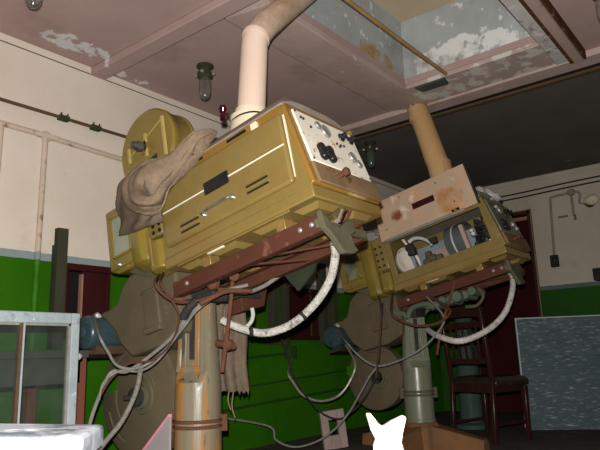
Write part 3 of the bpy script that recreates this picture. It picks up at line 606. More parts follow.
    b.box(-.210,-.198,y0,y1,z0,z0+.012).box(-.210,-.198,y0,y1,z1-.012,z1).box(-.210,-.198,y0,y0+.012,z0,z1).box(-.210,-.198,y1-.012,y1,z0,z1)
    w = b.build('viewing_window', 'olive_clean', hd, bevel=.003)
    MB(T).box(-.204, -.199, y0+.008, y1-.008, z0+.008, z1-.008).build('pane', 'port_glass' if not opened else 'port_glass_dark', hd)
    MB(T).lathe([(.012,0),(.012,.012),(.006,.02),(0,.02)], (-.20, .335, .138), (-1,0,0), 14).build('stop_screw', 'chrome', hd)
    # gate drum, bulging cover between head and lamphouse
    b = MB(T); R = []
    zb = .055 if not opened else -.018
    for z, k in ((zb,.84),(zb+.016,.97),(zb+.05,1),(.38,1),(.42,.95),(.44,.78)):
        R.append([(-.15,.195,z), (-.222*k-.0,.190,z), (-.262*k,.165,z), (-.276*k,.125,z), (-.276*k,.085,z), (-.255*k,.058,z), (-.15,.05,z)])
    b.rings(R); b.box(-.20,.10,-.045,.185,zb+.01,.14)
    gd = b.build('gate_drum', 'olive_clean', P, bevel=.003)
    MB(T).box(-.236, -.15, -.048, .058, .165, .43).build('gate_plate', 'olive_dull', gd, bevel=.010)
    b = MB(T)
    for k in range(2 if not opened else 4):
        for y in (-.01, .035): b.lathe([(.010,0),(.010,.004),(0,.004)], (-.236, y-.02 if not opened else y, .185+k*.034 if not opened else .20+k*.05), (-1,0,0), 12)
    b.split('sight_hole', 'black', gd)
    b = MB(T); R = []
    for z, k in ((-.012,.85),(.0,1),(.135,1),(.155,.85)):
        R.append([(-.15,.060,z), (-.245*k,.055,z), (-.262*k,.035,z), (-.262*k,-.025,z), (-.245*k,-.045,z), (-.15,-.05,z)])
    b.rings(R); b.build('gate_cover', 'olive_clean', gd, bevel=.006, seg=3)
    MB(T).tube([(-.262,.012,.012),(-.268,.012,.03),(-.268,.012,.14),(-.262,.012,.158)], .006, 8).build('cover_rib', 'olive', gd)
    # ---- upper magazine
    if not opened:
        cy, cz, r = .068, .690, .218
        b = MB(T).lathe([(0,-.02),(r-.012,-.02),(r,-.008),(r,.018),(r-.006,.026),(r-.006,.115),(r,.12),(r,.132),(0,.132)], (-.155, cy, cz), (1,0,0), 56)
        b.box(-.10, .0, -.02, .16, .44, .50)
        um = b.build('upper_magazine', 'olive_clean', P, angle=40)
        b = MB(T)
        for ya, za, yb, zb in ((-.085,.80,-.080,.58),(.060,.770,.065,.64),(.205,.745,.205,.66)): b.hexa([(-.174,ya-.010,za),(-.174,ya+.010,za),(-.186,ya+.006,za),(-.186,ya-.006,za)], [(-.174,yb-.010,zb),(-.174,yb+.010,zb),(-.186,yb+.006,zb),(-.186,yb-.006,zb)])
        b.split('stiffener', 'olive_pale', um)
        MB(T).hexa([(-.1765,-.07,.79),(-.1765,-.07,.782),(-.180,-.07,.782),(-.180,-.07,.79)], [(-.1765,.20,.70),(-.1765,.20,.692),(-.180,.20,.692),(-.180,.20,.70)]).build('crease_rib', 'olive_pale', um)
        MB(T).lathe([(.024,0),(.024,.02),(.028,.022),(.028,.045),(.019,.05),(.019,.075),(.010,.08),(0,.08)], (-.172, .085, .700), (-1,0,0), 20).build('spindle', 'dark_steel', um)
        MB(T).lathe([(.037,0),(.037,.012)], (-.174, .085, .700), (-1,0,0), 20).build('spindle_boss', 'brass', um)
        MB(T).hexa([(-.1745,.13,.575),(-.1745,.00,.560),(-.1745,-.01,.625),(-.1745,.03,.62)], [(-.1775,.13,.575),(-.1775,.00,.560),(-.1775,-.01,.625),(-.1775,.03,.62)]).build('peep_hole', 'black', um)
    # ---- sound head casting
    pts = [(.37,.10),(.44,.055),(.500,-.010),(.56,-.028),(.640,-.022),(.655,-.050),(.60,-.085),(.535,-.16),(.50,-.235),(.42,-.315),(.18,-.315),(.05,-.28),(.02,-.17),(.02,.02),(.12,.105)]
    dz = 0 if not opened else -.045
    pts = [(y, z+dz if z < .05 else z) for y, z in pts]
    b = MB(T).prism(pts, 'x', -.135, .09)
    sh = b.build('sound_head', 'grey_brown', P, bevel=.022, seg=4)
    MB(T).box(-.150, -.130, .155, .268, -.235, -.025).box(-.156,-.130,.15,.275,-.045,-.03).box(-.160,-.130,.15,.275,-.245,-.215).build('access_cover', 'grey_brown', sh, bevel=.006)
    MB(T).hexa([(-.14,.36,.112),(-.14,.17,.112),(-.14,.12,.04),(-.14,.20,.03)], [(-.148,.36,.112),(-.148,.17,.112),(-.148,.12,.04),(-.148,.20,.03)]).build('shadow_plate', 'cast', sh, bevel=.003)
    MB(T).lathe([(.016,0),(.016,.02),(.01,.03)], (-.15,.26,.118), (0,0,1), 12).build('filler_cap', 'pale_metal', sh)
    b = MB(T)
    for z in (-.06,-.09,-.12,-.15,-.18,-.21): b.lathe([(.006,0),(.006,.008),(0,.009)], (-.135,.115,z), (-1,0,0), 8)
    b.split('screw', 'chrome', sh)
    # ---- motor on a bracket
    MZ, MY = (-.130, .655) if not opened else (-.195, .615)
    b = MB(T).lathe([(.05,-.012),(.078,-.008),(.086,0),(.089,.012),(.089,.035),(.084,.04),(.084,.21),(.089,.215),(.089,.24),(.08,.252),(.04,.262)], (-.235, MY, MZ), (1,0,0), 32)
    mo = b.build('drive_motor', 'motor', P)
    b = MB(T)
    for k in range(4):
        a = PI/4 + k*PI/2; b.lathe([(.009,0),(.009,.01),(0,.011)], (-.243, MY+.062*math.cos(a), MZ+.062*math.sin(a)), (-1,0,0), 8)
    b.lathe([(.032,0),(.03,.012),(.012,.016),(0,.016)], (-.247, MY, MZ), (-1,0,0), 18)
    b.split('end_bolt', 'motor', mo)
    MB(T).lathe([(.016,0),(.018,.015),(.012,.03)], (-.16, MY-.03, MZ+.07), (-.6,-.2,.7), 12).build('cable_gland', 'pale_metal', mo)
    MB(T).cyl((-.01, MY, MZ), (.06, MY, MZ), .02).box(.02, .07, .40, MY+.03, MZ-.03, MZ+.03).build('drive_shaft', 'black_iron', P, bevel=.004)
    b = MB(T).box(-.25, .10, MY-.05, MY+.05, MZ-.125, MZ-.105).box(-.20, -.02, MY-.045, MY+.045, MZ-.107, MZ-.078).box(.0, .06, .42, MY+.05, MZ-.125, MZ-.105)
    b.build('motor_bracket', 'black_iron' if opened else 'bracket_brown', P, bevel=.004)
    # ---- lower magazine, upright disc behind the pedestal line
    cy, cz, r = (.43, .455, .31) if not opened else (.365, .455, .252)
    b = MB().lathe([(0,0),(r-.02,0),(r,.012),(r,.10),(r-.012,.112),(0,.112)], (-.035, cy, cz), (1,0,0), 60)
    lm = b.build('lower_magazine', 'grey_brown', P, angle=40)
    MB().box(-.055, .06, cy-.11, cy+.04, cz+r-.06, pz-.30).build('film_trunk', 'grey_brown', P, bevel=.008)
    b = MB()
    for k, (rr, a0, a1) in enumerate(((r*.78,20,70),(r*.55,-60,10),(r*.78,-70,-20),(r*.5,100,160))):
        pl = [(-.036, cy+rr*math.cos(math.radians(a0+(a1-a0)*i/8)), cz+rr*math.sin(math.radians(a0+(a1-a0)*i/8))) for i in range(9)]
        b.tube(pl, .006, 6, 2)
    b.split('embossed_rib', 'grey_brown', lm)
    MB().lathe([(.09,0),(.085,.008),(.06,.010),(.058,.022),(.03,.028),(0,.028)], (-.035, cy-.05, cz+.0), (-1,0,0), 28).build('hub_plate', 'cast', lm)
    MB().lathe([(.046,0),(.048,.03),(.036,.036),(.012,.038),(.012,.085),(0,.086)], (-.060, cy-.05, cz+.0), (-1,0,0), 20).build('spindle', 'black_iron', lm)
    MB().box(-.0375, -.03, cy+.165, cy+.255, cz+.02, cz+.09).build('peep_window', 'peep_green', lm)
    return P
L1, L2 = Loc((2.04, 2.27), 1.05), Loc((4.275, 2.354), 1.0985)
P1 = make_projector((2.04, 2.27, 0), 1.05, 'olive film projector nearest the camera with closed lamphouse door and round top magazine', False, 'column_rust', 'foot')
P2 = make_projector((4.275, 2.30, 0), 1.11, 'olive film projector farther back on the right, lamphouse door raised showing rusty lining', True, 'column_green', 'foot')
# tilt rod and locking handle on the near pedestal
inv1 = Matrix.Translation(-Vector((2.04, 2.27, 0)))
A = [atd(233,276,2.86), atd(231,300,2.86), atd(226,343,2.88), atd(222,372,2.90)]
tr = MB(inv1).tube(A, .010, 10, smooth=False).build('tilt_rod', 'rust', P1)
MB(inv1).cyl(atd(218,290,2.84), atd(247,292,2.86), .013, seg=12).cyl(atd(234,276,2.82), atd(233,278,2.92), .024, seg=14).build('cross_handle', 'rust', tr)
k = atd(228,345,2.89)
MB(inv1).lathe([(.022,-.02),(.028,0),(.022,.02)], k, (.6,-.8,0), 14).cyl(atd(217,343,2.95), atd(234,346,2.87), .017, seg=12).build('lock_knuckle', 'rust', tr)
# red oxide box and vane under the near rails
q = [L1.at(*p_, 'y', -.08) for p_ in ((240,290),(268,283),(265,306),(243,311))]; q2 = [p_ + np.array([0,.10,0]) for p_ in q]
T1 = Matrix.Translation((0, 0, 1.05)) @ RX(-TILT)
jb = MB(T1).hexa(q, q2).build('resistor_box', 'rail', P1, bevel=.006)
MB(T1).box(.17, .33, -.09, .03, -.14, -.06).build('hanger', 'black_iron', P1)
MB(inv1).tube([atd(252,308,2.98), atd(253,315,2.98), atd(251,322,2.98), atd(245,328,2.99)], .010, 8).build('conduit_elbow', 'pale_metal', jb)
q = [L1.at(*p_, 'x', .19) for p_ in ((284,275),(317,259),(313,272),(298,291))]
MB(T1).hexa(q, [p_ + np.array([.012,0,0]) for p_ in q]).build('drip_vane', 'vane_green', P1)
for p_ in (P1, P2):                        # the Empty stands on the floor
    p_.location.z = FZ
    for c_ in p_.children: c_.location.z -= FZ
# ================================================================ FLUES
def flue(name, label, parts):
    return
f1 = thing('flue_pipe', (2.04, 1.88, 1.55), 'cream elbowed flue pipe rising from the near projector into the skylight', 'pipe', 'lamphouse flues')
o = Vector((2.04, 1.88, 1.55)); iv = Matrix.Translation(-o)
MB(iv).lathe([(.128,1.605),(.122,1.64),(.108,1.67),(.098,1.71),(.094,1.745),(.098,1.75),(.098,1.765),(.080,1.77),(.075,1.80)], (2.03,1.89,0), seg=36).build('flared_collar', 'cream_metal', f1)
b = MB(iv); Rr = []
def ringat(c, d, r, seg=32, rx=None):
    d = Vector(d).normalized(); u = Vector((0,1,0)); w = d.cross(u).normalized()
    return [Vector(c) + (u*math.cos(2*PI*k/seg) + w*math.sin(2*PI*k/seg))*r for k in range(seg)]
b.rings([ringat((2.03,1.89,1.75),(0,0,1),.069), ringat((2.048,1.875,2.14),(.05,0,1),.066), ringat((2.055,1.87,2.19),(.41,0,.91),.068)]).build('lower_pipe', 'flue_pink', f1)
b = MB(iv); b.rings([ringat((2.052,1.87,2.178),(.41,0,.91),.0700), ringat((2.055,1.87,2.19),(.41,0,.91),.0715), ringat((2.058,1.87,2.20),(.41,0,.91),.0700)]).build('elbow_seam', 'flue_pink', f1)
b = MB(iv); b.rings([ringat((2.055,1.87,2.19),(.41,0,.91),.068), ringat((2.12,1.872,2.28),(.66,0,.75),.070), ringat((2.48,1.878,2.65),(.7,0,.714),.072), ringat((2.87,1.885,3.05),(.7,0,.714),.072)]).build('upper_duct', 'flue_stain', f1)
c = MB(iv); c.tube([(1.945,1.93,1.735),(1.930,1.87,1.74),(1.948,1.81,1.745),(2.0,1.788,1.75),(2.07,1.79,1.755)], .004, 6).build('clip_wire', 'black', f1)
k1 = np.array(at(223,109,'Y',1.90)); k2 = np.array(at(223,116,'Y',1.90))
MB(iv).lathe([(0,-.022),(.016,-.015),(.022,0),(.016,.015),(0,.022)], k1, (0,0,1), 16).lathe([(0,-.024),(.014,-.020),(.016,0),(.011,.012)], k2, (0,0,1), 12).build('damper_knob', 'red_knob', f1)
f2 = thing('flue_pipe', (4.25, 1.93, 1.62), 'tan rust stained flue stub with a ragged open top over the far projector', 'pipe', 'lamphouse flues')
iv = Matrix.Translation(-Vector((4.25, 1.93, 1.62)))
b = MB(iv); seg = 32
lo_ = [ringat((4.25,1.91,1.70),(0,0,1),.100), ringat((4.25,1.925,1.86),(0,.05,1),.098), ringat((4.25,1.965,2.05),(0,.15,1),.093)]
lo_ += [ringat((4.248,1.985,2.10),(0,.24,1),.090), ringat((4.24,2.10,2.54),(0,.26,1),.083)]
top = ringat((4.24,2.112,2.575),(0,.26,1),.083); rr = random.Random(3); top = [p_ + Vector((0,.01,.035))*(rr.random()-.6) for p_ in top]
inner = [Vector((4.24,2.112,2.575)) + (p_-Vector((4.24,2.112,2.575)))*.93 for p_ in top]
inn2 = ringat((4.24,2.10,2.45),(0,.26,1),.077)
b.rings(lo_ + [top, inner, inn2], caps=True); b.build('stub_pipe', 'flue_tan', f2)
b = MB(iv); b.rings([ringat((4.25,1.968,2.062),(0,.18,1),.0955), ringat((4.249,1.972,2.075),(0,.2,1),.0965), ringat((4.249,1.977,2.09),(0,.22,1),.0945)]).build('joint_seam', 'flue_tan', f2)
MB(iv).lathe([(.125,1.675),(.120,1.70),(.104,1.72),(.102,1.74)], (4.25,1.91,0), seg=32).build('collar', 'cream_metal', f2)
# ================================================================ CLOTHS
def cr(P, t):                              # Catmull-Rom through a list of points
    n = len(P)-1; s = min(max(t,0),.99999)*n; i = int(s); u = s-i
    p0, p1, p2, p3 = P[max(i-1,0)], P[i], P[i+1], P[min(i+2,n)]
    return .5*((2*p1)+(p2-p0)*u+(2*p0-5*p1+4*p2-p3)*u*u+(3*p1-p0-3*p2+p3)*u**3)
def cloth(cols, nu, nv, fold, rag=0.0, seed=1):     # cols: list of rows of control points
    rr = random.Random(seed); G = []
    for i in range(nu+1):
        row = [cr([c_[j] for c_ in cols], i/nu) for j in range(len(cols[0]))]
        G.append([cr(row, k/nv) for k in range(nv+1)])
    G = np.array(G); out = G.copy()
    for i in range(nu+1):
        for k in range(nv+1):
            du = G[min(i+1,nu)][k]-G[max(i-1,0)][k]; dv = G[i][min(k+1,nv)]-G[i][max(k-1,0)]
            n = np.cross(du, dv); n = n/(np.linalg.norm(n)+1e-9)
            if n[0]*-.7 + n[1]*-.7 < 0: n = -n
            out[i][k] = G[i][k] + n*fold(i/nu, k/nv) + np.array([rr.uniform(-1,1) for _ in range(3)])*rag
    return out
LW = lambda x, y, v: L1.world(L1.at(x, y, 'x', v))
rows = [[LW(211,132,-.16), LW(214,132,-.17), LW(217,132,-.18)],
        [LW(195,139,-.20), LW(199,143,-.24), LW(203,147,-.262)],
        [LW(170,158,-.215), LW(179,166,-.285), LW(187,171,-.282)],
        [LW(143,165,-.23), LW(155,180,-.335), LW(170,190,-.302)],
        [LW(124,184,-.255), LW(143,196,-.36), LW(163,208,-.318)],
        [LW(122,205,-.262), LW(138,212,-.345), LW(155,216,-.318)]]
def f1_(u, v):
    w = (v-.52)*2; s_ = math.hypot(w, max(0, u-.66)/.34*1.05)
    e = min(1, 6*u)*min(1, (1.08-min(s_,1.08))*6+.15)
    q_ = math.cos(s_*12+.6*math.sin(u*5)); return e*(.026*(abs(q_)**.6*(1 if q_>0 else -1)) + .008*math.sin(s_*27+u*4) + .006*math.sin(v*13+u*9)) + .012*(1-min(1,s_))
g = cloth(rows, 74, 52, f1_, .0010)
oc = tag(MB().grid(g).build('sacking', 'burlap', solid=.008, angle=80), 'brown hessian sacking draped over the near projector head', 'cloth')
rows = [[LW(126,178,-.225), LW(150,180,-.27), LW(168,186,-.275)], [LW(118,190,-.235), LW(142,198,-.30), LW(163,198,-.290)], [LW(117,206,-.240), LW(140,213,-.312), LW(161,208,-.296)], [LW(119,222,-.240), LW(138,224,-.312), LW(161,215,-.294)], [LW(120,236,-.236), LW(139,230,-.300), LW(162,221,-.290)]]
g = cloth(rows, 30, 34, lambda u, v: .007*math.sin(v*19+u*6)+.006*math.sin(u*15+v*3), .0012, 2)
MB().grid(g).build('under_flap', 'burlap_dark', oc, solid=.006, angle=80)
# sackcloth hanging behind the near column
hang = []
for z, w0, w1, dy in ((296, 214, 243, 0), (330, 214, 247, .02), (365, 215, 247, .0), (392, 215, 249, .02)):
    hang.append([atd(w0, z-0, 3.26), atd((w0+w1)/2, z, 3.22+dy), atd(w1, z, 3.25)])
def f2_(u, v): return .016*math.sin(v*15+1.5*math.sin(u*3))*(.5+.5*u)
g = cloth(hang, 40, 30, f2_, .001, 5)
for k in range(31): g[40][k][2] += .03*abs(math.sin(k*.9)) - (.02 if k > 18 else -.015)
hs = tag(MB().grid(g).build('sackcloth', 'burlap_dark', solid=.008, angle=80), 'brown sackcloth hanging in strips behind the near column', 'cloth')
b = MB()
for x, z0, z1 in ((234,392,418),(230,390,410),(226,300,345)): b.tube([atd(x,z0-4,3.235), atd(x-2,(z0+z1)/2,3.23), atd(x+1,z1,3.235)], .003, 6)
b.split('loose_thread', 'burlap', hs)
hb = [L1.world(L1.at(216,293,'x',.27))]
# grey rags on the far projector
def rag(name, label, c, sx, sy, sz, seed, m='rag_grey'):
    rr = random.Random(seed); b = MB(); seg, n = 26, 12; R = []
    ph = [rr.uniform(0, 6.28) for _ in range(8)]
    for i in range(n+1):
        t = i/n*PI; row = []
        for k in range(seg):
            a = 2*PI*k/seg
            d = 1 + .22*math.sin(3*a+ph[0]+t*2) + .16*math.sin(5*a+ph[1]-t*3) + .10*math.sin(9*a+ph[2]+t*5) + .08*math.sin(4*t+ph[3])
            row.append((c[0]+sx*math.sin(t)*math.cos(a)*d, c[1]+sy*math.sin(t)*math.sin(a)*d, c[2]+sz*math.cos(t)*(1+.15*math.sin(2*a+ph[4]))))
        R.append(row)
    b.rings(R); return tag(b.build(name, m, angle=60), label, 'cloth')
rag('rag', 'grey rag stuffed above the far projector gate', L2.world((-.20, .075, .465)), .075, .085, .05, 3)
rag('rag', 'pale grey rag lying on the far lamphouse roof', L2.world((.05, -.80, .50)), .17, .10, .06, 8, 'rag_pale')
# ================================================================ CABLES
def cable(name, pts, r, m, label, cat='cable', ripple=0, group=None, sub=8, seg=10):
    return tag(MB().tube(pts, r, seg, sub, ripple).build(name, m, center=False), label, cat, group)
W1 = [at(344,205,'Y',1.50), at(339,222,'Y',1.46), at(335,240,'Y',1.44), at(335,258,'Y',1.48), at(329,282,'Y',1.56), at(313,306,'Y',1.68), at(290,325,'Y',1.82), at(264,333,'Y',1.95), at(240,328,'Y',2.08), at(222,320,'Y',2.16)]
w = cable('insulated_cable', W1, .0185, 'asbestos', 'thick white wrapped cable looping from the near lamphouse to its column', ripple=.03, sub=14)
b = MB()
for x, y, d in ((251,332,2.01),(303,316,1.74)):
    p_ = np.array(at(x, y, 'Y', d)); b.lathe([(.022,-.008),(.023,0),(.022,.008)], p_, (.7,-.5,.1) if x < 280 else (.6,-.5,.6), 14)
b.split('tape_band', 'cable_black', w)
W2 = [L2.world((.05,-.80,-.07))] + [at(512,276,'Y',1.55), at(512,292,'Y',1.53), at(504,314,'Y',1.56), at(486,331,'Y',1.64), at(460,341,'Y',1.76), at(438,336,'Y',1.95), at(428,330,'Y',2.11)]
cable('insulated_cable', W2, .020, 'asbestos', 'thick white wrapped cable hanging in front of the far chair', ripple=.03, sub=14)
# grey bundle left of the near column
B0 = [atd(248,285,2.80), atd(225,291,2.80), atd(205,303,2.78), atd(190,313,2.78), atd(172,337,2.85), atd(150,356,2.92), atd(128,371,2.95), atd(112,372,2.95), atd(103,388,2.95), atd(92,416,2.95), atd(84,450,2.95), atd(76,480,2.98)]
bundle = 'cables of the loop left of the near column'
cable('cable', B0, .0085, 'cable_grey', 'fat grey cable sweeping left from the near column to below the sash', group=bundle)
B1 = [atd(215,296,2.80), atd(196,311,2.77), atd(183,328,2.80), atd(160,355,2.88), atd(138,368,2.90), atd(118,366,2.92), atd(108,352,2.95), atd(99,335,2.97), L1.world((-.19,.625,-.045))]
cable('cable', B1, .0065, 'cable_grey', 'grey cable looping from the near column up to the near blue motor', group=bundle)
B2 = [atd(190,312,2.76), atd(178,334,2.79), atd(158,360,2.86), atd(140,371,2.90), atd(120,371,2.93), atd(104,382,2.93), atd(99,400,2.93)]
cable('cable', B2, .005, 'cable_grey', 'thin pale cable beside the fat grey cable left of the near column', group=bundle)
B3 = [L1.world((-.22,.03,-.02)), atd(155,283,2.70), atd(164,295,2.70), atd(178,302,2.74), atd(200,300,2.76), atd(222,292,2.78)]
cable('cable', B3, .007, 'cable_brown', 'brown wire hanging from the near gate to the top of the near column')
B4 = [L1.world((-.22,.0,-.02)), atd(160,282,2.72), atd(170,298,2.72), atd(178,312,2.74), atd(177,330,2.78), atd(166,350,2.83), atd(150,361,2.88), atd(128,364,2.92), atd(110,380,2.94), atd(99,398,2.94)]
cable('cable', B4, .0055, 'cable_brown', 'copper brown wire curving down past the near sound head')
B5 = [atd(183,318,2.76), atd(189,308,2.74), atd(195,302,2.74)]
tag(MB().tube(B5, .019, 12, 6).build('tape_wrap', 'cable_black'), 'black tape wrap binding the grey cables beside the near column', 'tape')
FX = [atd(141,366,2.93), atd(138,385,2.93), atd(131,404,2.93), atd(120,424,2.93), atd(106,441,2.93), atd(92,460,2.93), atd(80,483,2.95)]
cable('flexible_conduit', FX, .0115, 'flex', 'ribbed metal conduit curving down beside the near lower magazine', 'pipe', ripple=.10, sub=18)
RC = [atd(180,291,2.70), atd(205,297,2.72), atd(230,290,2.74), atd(250,289,2.77), atd(262,284,2.80)]
cable('rusty_lever', [atd(200,304,2.71), atd(215,296,2.72), atd(228,291,2.74), atd(252,291,2.78)], .011, 'rust', 'rusty bent lever across the top of the near column', 'lever')
cable('cable', [atd(250,292,2.84), atd(264,286,2.86), atd(276,278,2.88), L1.world((.16,-.40,-.12))], .010, 'cable_grey', 'pale cable end rising to the right rail of the near projector')
# far projector cables
C0 = [L2.world((-.18,.60,-.15)), atd(346,342,4.45), atd(355,352,4.45), atd(367,362,4.45), atd(380,366,4.45), atd(398,361,4.42), atd(418,351,4.40), atd(433,338,4.40), atd(444,318,4.42), L2.world((-.17,-.25,-.12))]
g2 = 'cables of the far projector'
cable('cable', C0, .0072, 'cable_grey', 'grey cable from the far blue motor swinging across the far column', group=g2)
C1 = [atd(378,366,4.47), atd(370,376,4.47), atd(361,392,4.48), atd(350,411,4.5), atd(336,428,4.52), atd(318,441,4.55), atd(295,447,4.58), atd(276,440,4.60), atd(268,426,4.64), (3.264,YW-.03,.22)]
cable('cable', C1, .0072, 'cable_grey', 'grey cable drooping from the far motor to the low green box', group=g2)
C2 = [(4.19,YW-.05,.63), atd(288,372,4.95), atd(293,382,4.9), atd(303,395,4.88), atd(320,401,4.85), atd(338,396,4.8), atd(350,381,4.8), atd(355,363,4.82), L2.world((-.10,.60,-.24))]
cable('flexible_conduit', C2, .0105, 'flex', 'metal conduit hanging in a deep loop from the upper green box to the far motor', 'pipe', ripple=.08, sub=16)
C3 = [atd(281,338,4.5), atd(286,352,4.55), atd(295,378,4.6), atd(306,396,4.62), atd(322,413,4.65), atd(338,419,4.66), atd(350,413,4.66), atd(366,396,4.62), atd(377,372,4.6), atd(380,345,4.58), L2.world((-.14,.14,-.05))]
cable('cable', C3, .0065, 'cable_black', 'thin black cable in a long loop before the green wall', group=g2)
C4 = [L2.world((-.24,.10,-.01)), atd(381,310,4.40), atd(380,335,4.40), atd(378,358,4.42), atd(376,378,4.45)]
cable('cable', C4, .0065, 'cable_brown', 'brown wire hanging straight down from the far gate', group=g2)
C5 = [L2.world((-.2,.0,-.02)), atd(392,313,4.36), atd(404,322,4.36), atd(420,326,4.34), atd(440,322,4.36), atd(450,310,4.4), L2.world((-.17,-.28,-.13))]
cable('cable', C5, .0095, 'cable_brown', 'brown cable sagging across the top of the far column', group=g2)
C6 = [atd(455,282,4.45), atd(448,305,4.45), atd(441,330,4.45), atd(437,355,4.45)]
cable('tilt_rod', C6, .009, 'rust', 'thin rusty rod hanging under the far projector rail', 'rod')
b = MB(); p_ = np.array(atd(379,377,4.46)); b.lathe([(0,-.022),(.016,-.014),(.022,0),(.016,.014),(0,.022)], p_, (0,0,1), 14); tag(b.build('pull_weight', 'black'), 'small black ball where the far cables meet', 'weight')
# wires into the near lamphouse base
for k, (x, m, l) in enumerate(((334,'cable_grey','grey wire entering the near lamphouse base'),(341,'red_knob','red wire entering the near lamphouse base'),(337,'cable_brown','brown wire entering the near lamphouse base'))):
    cable('wire', [L1.world((-.07+.02*k,-.855,-.17)), L1.world((-.06+.02*k,-.865,-.11)), L1.world((-.035+.025*k,-.885,-.07)), L1.world((-.01+.03*k,-.905,-.018))], .006, m, l, group='wires into the near lamphouse')
# ================================================================ THINGS ON THE FLOOR
# sash window leaning upright before the bench
sx0, sx1, sy, sz = .70, 1.358, 2.215, .822
s_ = thing('window_sash', (1.04, sy, FZ), 'weathered white window sash standing on the floor at the left', 'window sash')
iv = Matrix.Translation(-Vector((1.04, sy, FZ)))
b = MB(iv).box(sx0, sx0+.04, sy-.016, sy+.016, FZ, sz).box(sx1-.036, sx1, sy-.016, sy+.016, FZ, sz).box(sx0+.04, sx1-.036, sy-.016, sy+.016, sz-.042, sz).box(sx0+.04, sx1-.036, sy-.016, sy+.016, FZ, .06)
b.build('frame', 'sash_white', s_, bevel=.004)
b = MB(iv).box(sx1-.044, sx1-.036, sy-.008, sy+.008, .06, sz-.042).box(sx0+.04, sx1-.036, sy-.008, sy+.008, sz-.050, sz-.042)
b.build('rebate', 'cable_grey', s_)
MB(iv).box(1.118, 1.134, sy-.010, sy+.010, .06, sz-.042).build('glazing_bar', 'bracket_brown', s_); MB(iv).box(1.131, 1.138, sy-.012, sy-.004, .06, sz-.042).build('bar_edge', 'sash_white', s_)
MB(iv).box(sx0+.03, sx1-.03, sy-.002, sy+.002, .05, sz-.03).build('pane', 'pane', s_)
MB(iv).lathe([(.012,0),(.014,.01),(.008,.02)], (sx1, sy, .655), (1,0,0), 12).build('catch', 'sash_white', s_)
# bench behind it
bx0, bx1, by0, by1 = .55, 1.66, 2.62, 3.10
t_ = thing('workbench', (1.1, 2.86, FZ), 'dark wooden workbench seen through the leaning sash', 'table')
iv = Matrix.Translation(-Vector((1.1, 2.86, FZ)))
MB(iv).box(bx0-.02, bx1, by0-.02, by1+.02, .655, .69).build('top', 'bench_dark', t_, bevel=.004)
MB(iv).box(bx0+.03, bx1-.03, by0, by0+.03, .54, .655).box(bx0+.03, bx1-.03, by1-.03, by1, .54, .655).build('apron', 'bench_dark', t_, bevel=.003)
for x, y in ((bx0,by0),(bx1-.05,by0),(bx0,by1-.05),(bx1-.05,by1-.05),(1.12,by0)):
    MB(iv).hexa([(x,y,FZ),(x+.05,y,FZ),(x+.05,y+.05,FZ),(x,y+.05,FZ)], [(x-.0,y,.655),(x+.05,y,.655),(x+.05,y+.05,.655),(x,y+.05,.655)]).build('leg', 'bench_red', t_, bevel=.003)
# galvanised steel cabinet in the near left corner
ca = math.radians(136); cd = np.array([math.cos(ca), math.sin(ca)]); ce = np.array([math.sin(ca), -math.cos(ca)])*-1
c0_ = np.array([.431, .639])                                  # back right corner; runs to the left, front towards the camera
def cab(t, w, z): q = c0_ + cd*t + ce*w; return (q[0], q[1], z)
zc = lambda t: .553 + .055*t
def slab4(t0, t1, w0, w1, za, zb): return [cab(t0,w0,za(t0)), cab(t1,w0,za(t1)), cab(t1,w1,za(t1)), cab(t0,w1,za(t0))], [cab(t0,w0,zb(t0)), cab(t1,w0,zb(t1)), cab(t1,w1,zb(t1)), cab(t0,w1,zb(t0))]
g_ = tag(MB().hexa(*slab4(.004, .60, .004, .106, lambda t: FZ, lambda t: zc(t)-.004)).build('steel_cabinet', 'galv', bevel=.004), 'bright galvanised steel cabinet in the bottom left foreground', 'cabinet')
MB().hexa(*slab4(0, .604, 0, .110, lambda t: zc(t)-.026, zc)).build('lid', 'galv', g_, bevel=.004)
MB().hexa(*slab4(.03, .57, .106, .109, lambda t: .12, lambda t: zc(t)-.040)).build('front_panel', 'galv', g_, bevel=.002)
# crumpled white paper on a stub post
rp = .9
pp = [atd(x, y, rp) for x, y in ((375,485),(374,447),(376,440),(371.5,431),(366.5,414),(370.5,413.5),(376.5,421),(383,426.5),(392,421),(404,415.5),(405.5,418),(402,434),(401,442),(404,450),(405,485))]
nn = np.array([_F[0], _F[1], 0]); nn /= np.linalg.norm(nn)
b = MB(); rr = random.Random(5)
ctr = sum(pp)/len(pp)
n_ = len(pp); fr_ = [p_ - nn*.006 for p_ in pp]; bk_ = [p_ + nn*.014 for p_ in pp]
mid = [ctr + (p_-ctr)*.55 - nn*(.018+.010*math.sin(k*2.1)) for k, p_ in enumerate(pp)]
mid2 = [ctr + (p_-ctr)*.55 + nn*(.026+.008*math.sin(k*1.7)) for k, p_ in enumerate(pp)]
b.rings([mid, fr_, bk_, mid2])
zz = min(p_[2] for p_ in pp)
post = thing('marker_post', (float(ctr[0]), float(ctr[1]), FZ), 'bright white torn paper peak on a short post at the bottom centre', 'post')
iv = Matrix.Translation(-Vector((float(ctr[0]), float(ctr[1]), FZ)))
b.bm.transform(iv); b.build('paper_wrap', 'paper', post, bevel=.003)
MB().box(-.012, .012, -.012, .012, 0, zz+.02-FZ).build('stub', 'bench_red', post, bevel=.003)
# grey board behind the near column
yb_ = [(2.315,FZ),(2.80,FZ),(2.70,.03),(2.315,.375)]
gb = tag(MB().prism(yb_, 'x', 1.905, 1.918).build('panel_board', 'grey_board', center=False), 'grey cut board with a pink edge leaning left of the near column', 'board')
MB().hexa([(1.900,2.315,.375),(1.920,2.315,.375),(1.920,2.70,.03),(1.900,2.70,.03)], [(1.900,2.315,.388),(1.920,2.315,.388),(1.920,2.712,.038),(1.900,2.712,.038)]).build('edge', 'pink_edge', gb)
